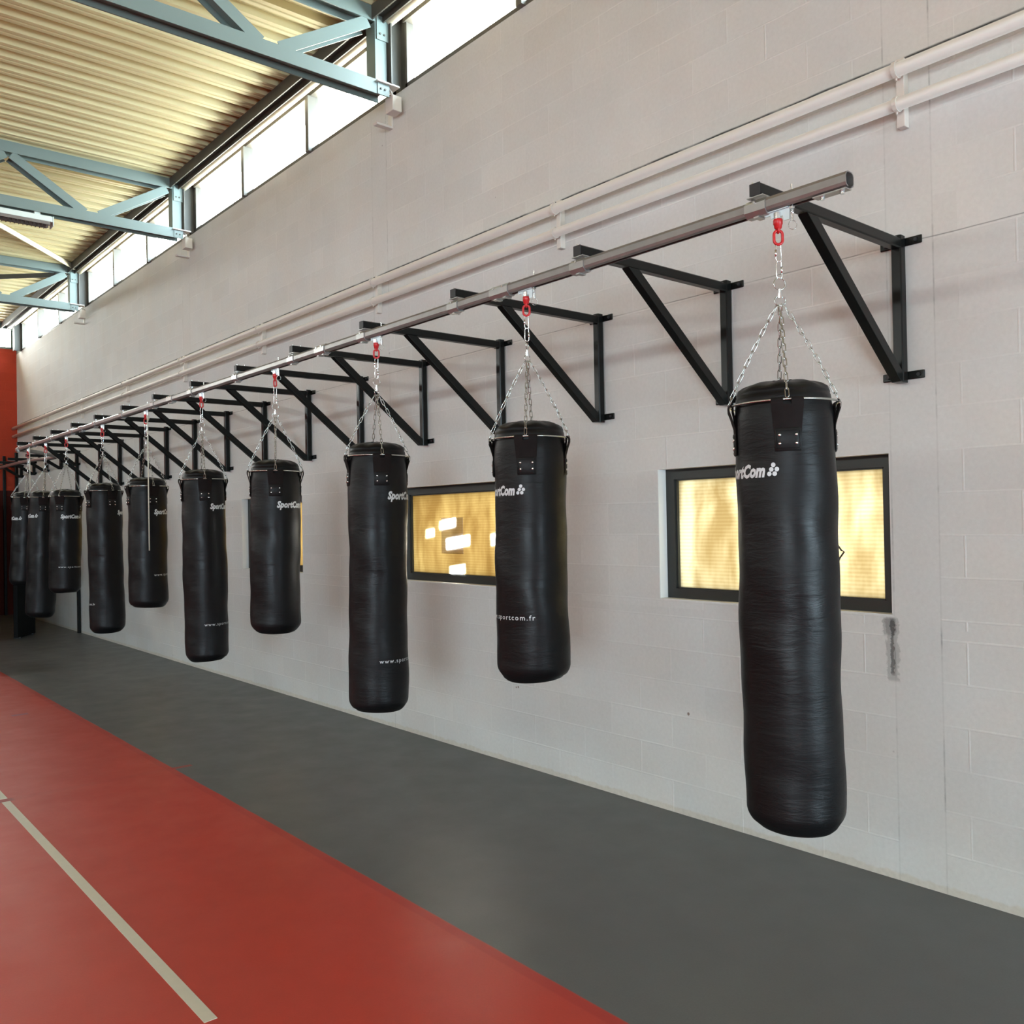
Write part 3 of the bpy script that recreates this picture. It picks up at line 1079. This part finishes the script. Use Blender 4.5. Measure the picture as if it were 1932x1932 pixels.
RZ = 3.008
path = [Vector((RX, 1.66, RZ + 0.002)), Vector((RX, 8.0, RZ)), Vector((RX, 14.75, 2.99))]
bend = [(-1.193, 14.95), (-1.17, 15.05), (-1.08, 15.18), (-0.91, 15.38), (-0.71, 15.70), (-0.50, 16.05), (-0.405, 16.27), (-0.375, 16.42), (-0.385, 16.6), (-0.44, 16.87), (-0.505, 17.2), (-0.56, 17.7), (-0.583, 18.4), (-0.59, 19.2), (-0.60, 20.0), (-0.61, 20.9)]
t_rail = thing('hanging_rail', 'long galvanised steel rail carrying the punching bags', 'rail', (RX, 1.66, RZ))
inv = Matrix.Translation(-t_rail.location)


def rail_seg(pts, name):
    bm = bmesh.new()
    pr = rail_profile()
    bm_tube(bm, pts, 0, prof=pr, caps=False)
    bm.verts.ensure_lookup_table()
    m = len(pr)
    # end faces as the wall thickness of the profile
    for ring in (0, len(pts) - 1):
        vs = bm.verts[ring * m:(ring + 1) * m]
        h = m // 2
        for k in range(h - 1):
            bm.faces.new((vs[k], vs[k + 1], vs[m - 2 - k], vs[m - 1 - k]))
    o = obj(name, bm, M_rail, t_rail)
    o.matrix_parent_inverse = inv
    return o


rail_seg(path, 'straight_track')
rail_seg([Vector((RX, 14.752, 2.99))] + [Vector((x, y, 2.99)) for x, y in bend], 'curved_track')
# collars round the rail at each bracket, longer sleeves at the joints
def collar(y0, y1, name):
    bm = bmesh.new()
    yc = (y0 + y1) / 2
    z = RZ - (0.0 if yc < 8 else (yc - 8) / 6.75 * 0.016)
    a, c = 0.034, 0.018
    prof = [(-a + c, -a), (-a, -a + c), (-a, a - c), (-a + c, a), (a - c, a), (a, a - c), (a, -a + c), (a - c, -a)]
    bm_tube(bm, [(RX, y0, z), (RX, y1, z)], 0, prof=prof)
    o = obj(name, bm, M_sleeve, t_rail)
    o.matrix_parent_inverse = inv
    o['label'] = 'galvanised sleeve round the rail'
    bm = bmesh.new()
    s = 1 if y1 - y0 < 0.1 else 2
    bm.free()
    for k in range(s):
        yy = y0 + (y1 - y0) * (k + 0.5) / s
        bm = bmesh.new()
        bm_tube(bm, [(RX - a - 0.004, yy, z + 0.018), (RX - a, yy, z + 0.018)], 0.006, 6)
        obj('screw', bm, M_zinc, o)
        bm = bmesh.new()
        bm_box(bm, RX - 0.022, RX + 0.022, yy - 0.012, yy + 0.012, z - a - 0.006, z - a)
        obj('clamp_tab', bm, M_sleeve, o)
    return o


for i in range(14):
    y = 2.027 + 1.004 * i
    o = collar(y - 0.03, y + 0.065, 'collar')
    if y > 14.6:
        continue
for (a, b) in ((3.565, 3.715), (5.545, 5.685), (8.52, 8.66), (11.58, 11.74)):
    collar(a, b, 'joint_sleeve')
# end stop with two bolts at the open near end
bm = bmesh.new()
bm_box(bm, RX - 0.020, RX + 0.020, 1.665, 1.80, RZ - 0.0325, RZ - 0.0285)
q = obj('end_stop', bm, M_sleeve, t_rail); q.matrix_parent_inverse = inv
for yy in (1.69, 1.77):
    bm = bmesh.new()
    bm_tube(bm, [(RX, yy, RZ - 0.044), (RX, yy, RZ - 0.0325)], 0.009, 8)
    obj('bolt', bm, M_zinc, q)

# ------------------------------------------------------------------ trolleys
BY = [1.961, 3.451, 4.912, 6.374, 7.855, 9.343, 10.837, 12.392, 13.457, 14.484]


def spring(c, r, z0, z1, turns, wire):
    pts = []
    n = turns * 10
    for k in range(n + 1):
        a = 2 * pi * turns * k / n
        pts.append((c[0] + r * cos(a), c[1] + r * sin(a), z0 + (z1 - z0) * k / n))
    bm = bmesh.new()
    bm_tube(bm, pts, wire, 5)
    return bm


def make_trolley():
    t = thing('rail_trolley', '', 'trolley', (RX, 0, RZ), 'rail trolleys with red swivel links')
    bm = bmesh.new()
    poly = [(0.062, -0.026), (0.056, -0.044), (0.032, -0.044), (0.028, -0.058), (-0.024, -0.058), (-0.028, -0.078), (-0.052, -0.078), (-0.054, -0.026)]
    bm_prism(bm, poly, 'x', -0.003, 0.003)
    bm_box(bm, -0.010, 0.010, -0.05, 0.05, -0.033, -0.0295)
    p = obj('hanger_plate', bm, M_zincplate, t)
    p['label'] = 'pale zinc trolley plate'
    bm = bmesh.new()
    bm_tube(bm, [(0, 0, -0.040), (0, 0, -0.068)], 0.0160, 16)
    obj('swivel_nut', bm, M_zinc, t, smooth=False, bevel=0.002)
    # red swivel body + eye + oval link
    bm = bmesh.new()
    prof = [(0.0, -0.066), (0.0170, -0.066), (0.0185, -0.070), (0.0180, -0.086), (0.0155, -0.089), (0.0145, -0.100), (0.009, -0.105), (0.0, -0.106)]
    rings = []
    for r, z in prof:
        rings.append([bm.verts.new((r * cos(2 * pi * k / 18), r * sin(2 * pi * k / 18), z)) for k in range(18)] if r > 0 else [bm.verts.new((0, 0, z))])
    for a, b in zip(rings, rings[1:]):
        for k in range(18):
            f = [a[k % len(a)], a[(k + 1) % len(a)], b[(k + 1) % len(b)], b[k % len(b)]]
            f = list(dict.fromkeys(f))
            if len(f) > 2:
                bm.faces.new(f)
    s = obj('red_swivel', bm, M_redsteel, t, smooth=True)
    s['label'] = 'red lacquered swivel'
    bm = bmesh.new()
    bm_tube(bm, stadium((0, 0, -0.104), 0.0085, 0.014, (0.65, 0.76, 0), (0, 0, 1)), 0.0050, 8, closed=True)
    obj('swivel_eye', bm, M_redsteel, t, smooth=True)
    bm = bmesh.new()
    bm_tube(bm, stadium((0, 0, -0.137), 0.0165, 0.027, (0.76, -0.65, 0), (0, 0, 1), 10), 0.0058, 10, closed=True)
    o = obj('red_link', bm, M_redsteel, t, smooth=True)
    o['label'] = 'red oval lifting link'
    # spring plunger with pull ring beside the plate
    c = (0.0, -0.064)
    bm = bmesh.new()
    bm_box(bm, -0.006, 0.006, -0.070, -0.055, -0.040, -0.030)
    bm_tube(bm, [(c[0], c[1], -0.085), (c[0], c[1], 0.048)], 0.0035, 8)
    bm_tube(bm, [(c[0], c[1], 0.040), (c[0], c[1], 0.054)], 0.005, 8)
    bm_tube(bm, [(c[0], c[1], -0.088), (c[0], c[1], -0.062)], 0.0065, 12)
    pl = obj('plunger_pin', bm, M_zinc, t)
    obj('spring', spring(c, 0.006, -0.062, -0.028, 6, 0.0012), M_zinc, pl)
    bm = bmesh.new()
    bm_tube(bm, [Vector((c[0], c[1], -0.104)) + Vector((0.76, -0.65, 0)) * (0.016 * cos(a)) + Vector((0, 0, 0.017 * sin(a))) for a in [2 * pi * k / 24 for k in range(24)]], 0.0012, 6, closed=True)
    obj('pull_ring', bm, M_chain, pl, smooth=True)
    return t


def railz(y):
    return RZ + 0.002 if y < 8 else RZ - (y - 8) / 6.75 * 0.018


ordn = ['nearest', 'second', 'third', 'fourth', 'fifth', 'sixth', 'seventh', 'eighth', 'ninth', 'farthest']
T0 = make_trolley()
for i, y in enumerate(BY):
    c = T0 if i == 0 else copy_tree(T0)
    c.location = (RX, y, railz(y))
    c['label'] = 'zinc trolley with red swivel link on the rail above the %s punching bag' % ordn[i]
    if i in (3, 4, 5, 7, 8):     # the link hangs turned edge-on here
        for ch in c.children:
            if ch.name.startswith('red_link'):
                ch.rotation_euler = (0, 0, [0, 0, 0, 1.25, 1.0, 0.45, 0, 0.9, 0.3][i])

# ------------------------------------------------------------------ punching bags
HOOK = -0.1835        # hook point (top of first quick link) below rail axis
RB = 0.186


def bag_radius(i, th, z, zr, zb):
    """z is world height with the bag hanging straight; returns the radius of the leather"""
    ph = i * 1.7
    top = zr + 0.105
    if z > zr - 0.03:
        k = (z - (zr - 0.03)) / (top - (zr - 0.03))
        k = min(max(k, 0), 1)
        r = 0.183 * (1 - 0.10 * k * k) if k < 0.62 else 0.183 * 0.9615 * sqrt(max(0.0, 1 - ((k - 0.62) / 0.38) ** 2.3))
        if k >= 0.62:
            r = max(r, 0.0)
    else:
        r = RB
        if z < zb + 0.075:
            k = (zb + 0.075 - z) / 0.075
            r = RB - 0.045 * k ** 2.2
    amp = min(1.0, max(0.0, (zr - z) / 0.15)) if z < zr else 0.35
    r += amp * (0.0035 * sin(5.3 * z + ph + 1.3 * sin(th + ph)) + 0.0022 * sin(11.7 * z - ph * 2 + 2 * th) + 0.0016 * sin(23 * z + 3 * th + ph) + 0.002 * sin(3 * th + ph))
    return r


def tri_text(body, size, xs, shear, bold, spacing=1.0):
    cu = bpy.data.curves.new('txt', 'FONT')
    cu.body = body
    cu.size = size
    cu.shear = shear
    cu.offset = bold
    cu.space_character = spacing
    cu.resolution_u = 2
    ob = bpy.data.objects.new('txt', cu)
    C.objects.link(ob)
    dg = bpy.context.evaluated_depsgraph_get()
    dg.update()
    me = bpy.data.meshes.new_from_object(ob.evaluated_get(dg))
    bpy.data.objects.remove(ob)
    bm = bmesh.new()
    bm.from_mesh(me)
    bpy.data.meshes.remove(me)
    for v in bm.verts:
        v.co.x *= xs
    bmesh.ops.triangulate(bm, faces=bm.faces[:])
    return bm


def width(bm):
    xs = [v.co.x for v in bm.verts]
    return min(xs), max(xs)


def logo_bm():
    bm = tri_text('SportCom', 0.066, 0.62, 0.24, 0.0034, 1.03)
    a, b = width(bm)
    k = 0.222 / (b - a)
    for v in bm.verts:
        v.co.x = (v.co.x - a) * k
    # enlarge capital C and S slightly is already in the font; add the five discs
    r = 0.0087
    for (u, v_) in ((0.2385, 0.0085), (0.2590, 0.0085), (0.2465, 0.0250), (0.2675, 0.0250), (0.2545, 0.0415)):
        vs = [bm.verts.new((u + r * cos(2 * pi * k / 18), v_ + r * sin(2 * pi * k / 18), 0)) for k in range(18)]
        c = bm.verts.new((u, v_, 0))
        for k in range(18):
            bm.faces.new((c, vs[k], vs[(k + 1) % 18]))
    return bm


def web_bm():
    bm = tri_text('www.sportcom.fr', 0.036, 1.0, 0.0, 0.0003, 1.28)
    a, b = width(bm)
    k = 0.345 / (b - a)
    for v in bm.verts:
        v.co.x = (v.co.x - a) * k
    return bm


LOGO, WEB = logo_bm(), web_bm()


def wrap(src, i, th0, z0, zr, zb, hook_z):
    bm = src.copy()
    for _ in range(2):
        long_e = [e for e in bm.edges if e.calc_length() > 0.008]
        if long_e:
            bmesh.ops.subdivide_edges(bm, edges=long_e, cuts=1)
            bmesh.ops.triangulate(bm, faces=bm.faces[:])
    for v in bm.verts:
        th = th0 + v.co.x / RB
        z = z0 + v.co.y
        r = bag_radius(i, th, z, zr, zb) + 0.0012
        v.co = Vector((r * cos(th), r * sin(th), z - hook_z))
    return bm


def lathe_bag(i, zr, zb, hook_z):
    bm = bmesh.new()
    N = 72
    zs = [zr + 0.105, zr + 0.1035, zr + 0.099, zr + 0.092, zr + 0.083, zr + 0.070, zr + 0.055, zr + 0.046, zr + 0.043, zr + 0.03, zr + 0.01, zr - 0.01, zr - 0.03]
    n = 34
    z0, z1 = zr - 0.05, zb + 0.085
    zs += [z0 + (z1 - z0) * k / n for k in range(n + 1)]
    zs += [zb + 0.075 * (1 - k / 6) for k in range(0, 7)]
    rings = []
    topc = bm.verts.new((0, 0, zr + 0.108 - hook_z))
    for z in zs:
        ring = []
        for k in range(N):
            th = 2 * pi * k / N
            r = bag_radius(i, th, z, zr, zb)
            if z >= zr + 0.104:
                r = 0.05
            if abs(z - (zr + 0.046)) < 1e-6:
                r -= 0.003
            dz = 0
            if z > zr + 0.06:      # gathered folds of the top flap
                dz = 0.004 * sin(9 * th + i) * min(1, r / 0.12)
            if z <= zb + 0.02:
                dz = 0.006 * sin(th + i * 2.2)
            ring.append(bm.verts.new((r * cos(th), r * sin(th), z - hook_z + dz)))
        rings.append(ring)
    for k in range(N):
        bm.faces.new((topc, rings[0][k], rings[0][(k + 1) % N]))
    for a, b in zip(rings, rings[1:]):
        for k in range(N):
            bm.faces.new((a[k], b[k], b[(k + 1) % N], a[(k + 1) % N]))
    # bottom cap: slightly sunk panel with a rounded welt
    last = rings[-1]
    for (rr, dz) in ((0.128, -0.006), (0.11, -0.007), (0.05, -0.008)):
        ring = [bm.verts.new((rr * cos(2 * pi * k / N), rr * sin(2 * pi * k / N), zb - hook_z + dz + 0.006 * sin(2 * pi * k / N + i * 2.2))) for k in range(N)]
        for k in range(N):
            bm.faces.new((last[k], ring[k], ring[(k + 1) % N], last[(k + 1) % N]))
        last = ring
    c = bm.verts.new((0, 0, zb - hook_z - 0.008))
    for k in range(N):
        bm.faces.new((last[k], c, last[(k + 1) % N]))
    return bm


HZ = 2.828            # world height of the hook point used for the shared hardware


def link_chain_mesh():
    """one suspension chain in the xz plane: from the lower ring (x=0) out to the bag hoop (x=0.203)"""
    p0 = Vector((0.013, 0, 2.608 - HZ))
    p1 = Vector((0.206, 0, 2.225 - HZ))
    d = p1 - p0
    L = d.length
    d.normalize()
    n = 13
    pitch = L / n
    sag_n = Vector((-d.z, 0, d.x))
    bm = bmesh.new()
    for k in range(n):
        u = (k + 0.5) / n
        c = p0 + d * (pitch * (k + 0.5)) - sag_n * (-0.008 * 4 * u * (1 - u))
        tilt = 0.35 if k % 2 == 0 else 0.35 + pi / 2
        side = Vector((0, 1, 0)) * cos(tilt) + sag_n * sin(tilt)
        bm_tube(bm, stadium(c, 0.0068, pitch / 2 + 0.0045, side, d, 4), 0.0020, 5, closed=True)
    return bm


CHAIN_ME = None
shared = {}


def shared_obj(key, name, builder, mat, parent, smooth=True, rot=0.0):
    if key not in shared:
        o = obj(name, builder(), mat, parent, smooth=smooth)
        shared[key] = o.data
    else:
        o = bpy.data.objects.new(name, shared[key])
        C.objects.link(o)
        o.parent = parent
    if rot:
        o.rotation_euler = (0, 0, rot)
    return o


def strap_mesh(zr):
    bm = bmesh.new()
    o = zr - HZ
    path = [(RB + 0.002, -0.172), (RB + 0.0025, -0.12), (RB + 0.005, -0.075), (RB + 0.016, -0.035), (0.2115, -0.008), (0.2125, 0.010), (0.2085, 0.0180), (0.203, 0.0205), (0.1965, 0.015),
            (0.196, -0.005), (RB + 0.0005, -0.06), (RB + 0.0005, -0.12), (RB + 0.0005, -0.168)]
    W = 0.052
    nW = 8
    rows = []
    for s in range(nW + 1):
        u = -1 + 2 * s / nW
        row = []
        for (r, z) in path:
            hw = W * (0.93 if z < -0.08 else 1.0)
            th = u * hw / RB
            row.append((r * cos(th), r * sin(th), z + o))
        rows.append(row)
    def strip(rowset, off):
        pass
    verts = [[bm.verts.new(p) for p in row] for row in rows]
    for a, b in zip(verts, verts[1:]):
        mid = a in (verts[3], verts[4])
        for k in range(len(path) - 1):
            if mid and 4 <= k <= 8:
                continue
            bm.faces.new((a[k], a[k + 1], b[k + 1], b[k]))
    return bm


def panel_mesh(zr):
    bm = bmesh.new()
    o = zr - HZ
    nW = 8
    zs = (-0.178, -0.174, -0.096, -0.092)
    rr = (RB + 0.0025, RB + 0.0060, RB + 0.0075, RB + 0.005)
    rows = []
    for s in range(nW + 1):
        th = (-1 + 2 * s / nW) * 0.047 / RB
        e = 0.0 if 0 < s < nW else -0.003
        rows.append([bm.verts.new(((r + e) * cos(th), (r + e) * sin(th), z + o)) for r, z in zip(rr, zs)])
    for a, b in zip(rows, rows[1:]):
        for k in range(3):
            bm.faces.new((a[k], a[k + 1], b[k + 1], b[k]))
    # raised stitched border
    th = 0.041 / RB
    loop = []
    for (a, z) in [(-th + 2 * th * k / 6, -0.168) for k in range(7)] + [(th - 2 * th * k / 6, -0.103) for k in range(7)]:
        rad = RB + (0.0072 if z < -0.12 else 0.0082)
        loop.append((rad * cos(a), rad * sin(a), z + o))
    bm_tube(bm, loop, 0.0009, 4, closed=True)
    return bm


def rivet_mesh():
    bm = bmesh.new()
    rings = []
    for k, (r, h) in enumerate(((0.0058, 0.0), (0.0052, 0.0022), (0.003, 0.0038))):
        rings.append([bm.verts.new((h, r * cos(2 * pi * j / 12), r * sin(2 * pi * j / 12))) for j in range(12)])
    c = bm.verts.new((0.0042, 0, 0))
    for a, b in zip(rings, rings[1:]):
        for j in range(12):
            bm.faces.new((a[j], a[(j + 1) % 12], b[(j + 1) % 12], b[j]))
    for j in range(12):
        bm.faces.new((rings[-1][j], rings[-1][(j + 1) % 12], c))
    return bm


def quick_link(zc, flip):
    bm = bmesh.new()
    ax = Vector((0.76, -0.65, 0)) if not flip else Vector((0.74, -0.67, 0))
    bm_tube(bm, stadium((0, 0, zc), 0.0100, 0.0345, ax, (0, 0, 1), 7), 0.0025, 8, closed=True)
    s = -1 if not flip else 1
    p = Vector((0, 0, zc)) + ax * (0.0105 * s)
    bm_tube(bm, [p + Vector((0, 0, -0.014)), p + Vector((0, 0, 0.012))], 0.0046, 6)
    return bm


def ring_bm(zc, r, wire, ang=0.0, ry=None):
    bm = bmesh.new()
    ax = Vector((0.76 * cos(ang) + 0.65 * sin(ang), -0.65 * cos(ang) + 0.76 * sin(ang), 0))
    ry = ry or r
    bm_tube(bm, [Vector((0, 0, zc)) + ax * (r * cos(a)) + Vector((0, 0, ry * sin(a))) for a in [2 * pi * k / 28 for k in range(28)]], wire, 8, closed=True)
    return bm


def small_swivel():
    bm = bmesh.new()
    z = 2.658 - HZ
    bm_tube(bm, [(0, 0, z + 0.016), (0, 0, z)], 0.0052, 10)
    bm_tube(bm, [(0, 0, z), (0, 0, z - 0.005), (0, 0, z - 0.014)], 0.0075, 12)
    bm_tube(bm, [(0, 0, z - 0.012), (0, 0, z - 0.020)], 0.0105, 12)
    return bm


# per bag: (ring z, bottom z, strap angle, logo start (or None), web start (or None), pendulum lean)
BAGS = [
    (2.205, 0.597, 4, -92, None, 0.020, 'long black leather punching bag, the nearest and largest in the photo'),
    (2.193, 0.978, -5, -93, -103, 0.007, 'short black leather punching bag between the two glowing windows, web address low on the left'),
    (2.199, 0.601, 9, 20, 2, -0.022, 'long black leather punching bag just left of the amber window with light patches'),
    (2.180, 0.978, 0, 3, None, -0.022, 'short black leather punching bag hanging in front of the third window'),
    (2.188, 0.598, 4, 16, -6, 0.020, 'long black leather punching bag, fifth from the right'),
    (2.188, 0.979, 18, 20, 17, 0.003, 'short black leather punching bag with a thin white pole hanging in front'),
    (2.198, 0.600, 27, 44, -150, 0.030, 'long black leather punching bag, seventh from the right with two riveted straps showing'),
    (2.183, 0.975, -22, -18, -26, -0.034, 'short black leather punching bag, right one of the cluster of three at the left'),
    (2.200, 0.593, -3, -106, None, -0.094, 'long black leather punching bag leaning left, middle of the cluster of three'),
    (2.230, 0.985, -8, -100, None, -0.079, 'short black leather punching bag farthest away, against the dark red wall'),
]
for i, (zr, zb, sa, la, wa, lean, lab) in enumerate(BAGS):
    y = BY[i]
    hz = railz(y) + HOOK + (HZ - (RZ + 0.002 + HOOK)) * 0
    dz = hz - HZ
    zr_l, zb_l = zr - dz, zb - dz          # heights in the un-shifted frame
    t = thing('punching_bag', lab, 'punching bag', (RX, y, hz), 'black punching bags hanging from the rail')
    a0 = atan2(0 - y, CAM.x - RX)          # azimuth towards the camera
    ang = lean / (hz - zb)
    right = Vector((-sin(a0), cos(a0), 0))  # picture-right seen from the camera
    axis = Vector((0, 0, -1)).cross(right)
    t.rotation_mode = 'QUATERNION'
    t.rotation_quaternion = Matrix.Rotation(ang, 3, axis).to_quaternion()
    # use a common ring height so the chains fit
    body = obj('bag_body', lathe_bag(i, zr_l, zb_l, HZ), M_leather, t, smooth=True)
    # hoop
    dzr = zr_l + 0.012 - 2.217
    def hoop():
        bm = bmesh.new()
        bm_tube(bm, circle_pts((0, 0, 2.217 - HZ), 0.203, 56), 0.0042, 8, closed=True)
        return bm
    o = shared_obj('hoop', 'steel_hoop', hoop, M_chain, t)
    o.location = (0, 0, dzr)
    az0 = a0 + radians(sa)
    for q in range(4):
        az = az0 + q * pi / 2
        c = shared_obj('chain', 'chain', link_chain_mesh, M_chain, t, rot=az)
        c.scale = (1, 1, (2.608 - 2.225 - dzr) / (2.608 - 2.225))
        c.location = (0, 0, (2.608 - HZ) * (1 - c.scale[2]))
        s = shared_obj('strap', 'strap', lambda: strap_mesh(2.205), M_strap, t, rot=az)
        s.location = (0, 0, dzr)
        p = shared_obj('panel', 'rivet_patch', lambda: panel_mesh(2.205), M_seam, s)
        for (u, z) in ((-1, -0.118), (1, -0.118), (-1, -0.150), (1, -0.150)):
            th = u * 0.029 / RB
            rv = shared_obj('rivet', 'rivet', rivet_mesh, M_rivet, s, rot=th)
            rr = RB + 0.0068
            rv.location = (rr * cos(th), rr * sin(th), 2.205 - HZ + z)
    shared_obj('ql1', 'quick_link', lambda: quick_link(-0.013, False), M_zinc, t)
    shared_obj('ql2', 'quick_link', lambda: quick_link(-0.079, True), M_zinc, t)
    shared_obj('ring1', 'ring', lambda: ring_bm(-0.1345, 0.0235, 0.0022), M_chain, t, rot=[0.15, 1.3, 0.5, 0.2, 0.1, 0.3, 0.4, 0.9, 0.5, 0.6][i])
    shared_obj('sw', 'small_swivel', small_swivel, M_zinc, t, smooth=False)
    shared_obj('ring2', 'ring', lambda: ring_bm(-0.201, 0.0225, 0.0024, 0, 0.019), M_chain, t, rot=[0.1, 0.9, 1.1, 0.3, 0.2, 0.4, 0.4, 0.1, 0.5, 0.6][i])
    zl = (1.925 if zb < 0.8 else 1.905) - dz
    if la is not None:
        o = obj('logo_print', wrap(LOGO, i, a0 + radians(la), zl + 0.012, zr_l, zb_l, HZ), M_print, t)
        o['label'] = 'silver brand lettering with five dots'
    if wa is not None:
        o = obj('web_print', wrap(WEB, i, a0 + radians(wa), zb_l + 0.315, zr_l, zb_l, HZ), M_print, t)
        o['label'] = 'silver web address lettering'
    if i == 6:
        o = obj('logo_print', wrap(LOGO, i, a0 + radians(-168), zl + 0.012, zr_l, zb_l, HZ), M_print, t)
        o['label'] = 'silver brand lettering with five dots'
LOGO.free(); WEB.free()

# ------------------------------------------------------------------ loose things near the bags
def hook_pole(x, y, z0, z1, hook, label):
    bm = bmesh.new()
    bm_tube(bm, [(0, 0, 0), (0, 0, z1 - z0)], 0.0058, 10)
    t = thing('hook_pole', label, 'pole', (x, y, z0), 'white poles hooked on the rail trolleys')
    obj('shaft', bm, M_cord, t, smooth=True)
    bm = bmesh.new()
    h = Vector(hook) - Vector((x, y, z0))
    bm_tube(bm, [(0, 0, z1 - z0 - 0.01), (h.x * 0.5, h.y * 0.5, z1 - z0 - 0.045), h, (h.x, h.y, h.z + 0.02)], 0.004, 8)
    obj('hook', bm, M_cord, t, smooth=True)


hook_pole(-1.262, 9.085, 1.553, 2.90, (RX + 0.01, BY[5] - 0.066, railz(9.3) - 0.118), 'thin white hook pole hanging in front of the sixth bag from the right')
hook_pole(-1.236, 14.19, 2.345, 2.965, (RX + 0.01, BY[9] - 0.066, railz(14.4) - 0.118), 'thin white hook pole hanging beside the farthest bag')

# black uprights and mat in the far corner
bm = bmesh.new()
square_tube(bm, (-0.035, Y1 - 0.045, 0), (-0.035, Y1 - 0.045, 3.40), 0.06)
tag(obj('upright_post', bm, M_blackpaint), 'black steel upright in the corner of the red wall', 'post', 'black uprights on the red wall')
bm = bmesh.new()
square_tube(bm, (-0.262, Y1 - 0.035, 0), (-0.262, Y1 - 0.035, 3.32), 0.055)
tag(obj('upright_post', bm, M_blackpaint), 'black steel upright on the red wall at the left edge', 'post', 'black uprights on the red wall')
t = thing('standing_mat', 'black padded mat standing upright in the dark far corner', 'mat', (-0.785, 16.67, 0))
t.rotation_euler = (0, 0, atan2(0.58, 0.39))
bm = bmesh.new(); bm_box(bm, -0.345, 0.345, 0.0, 0.07, 0.012, 1.9)  # hidden upper part extended so that it shades the corner wall
obj('panel', bm, M_mat, t, bevel=0.01)
for sx in (-0.27, 0.22):
    bm = bmesh.new(); bm_box(bm, sx - 0.025, sx + 0.025, -0.02, 0.09, 0.0, 0.022)
    obj('foot', bm, M_blackend, t)
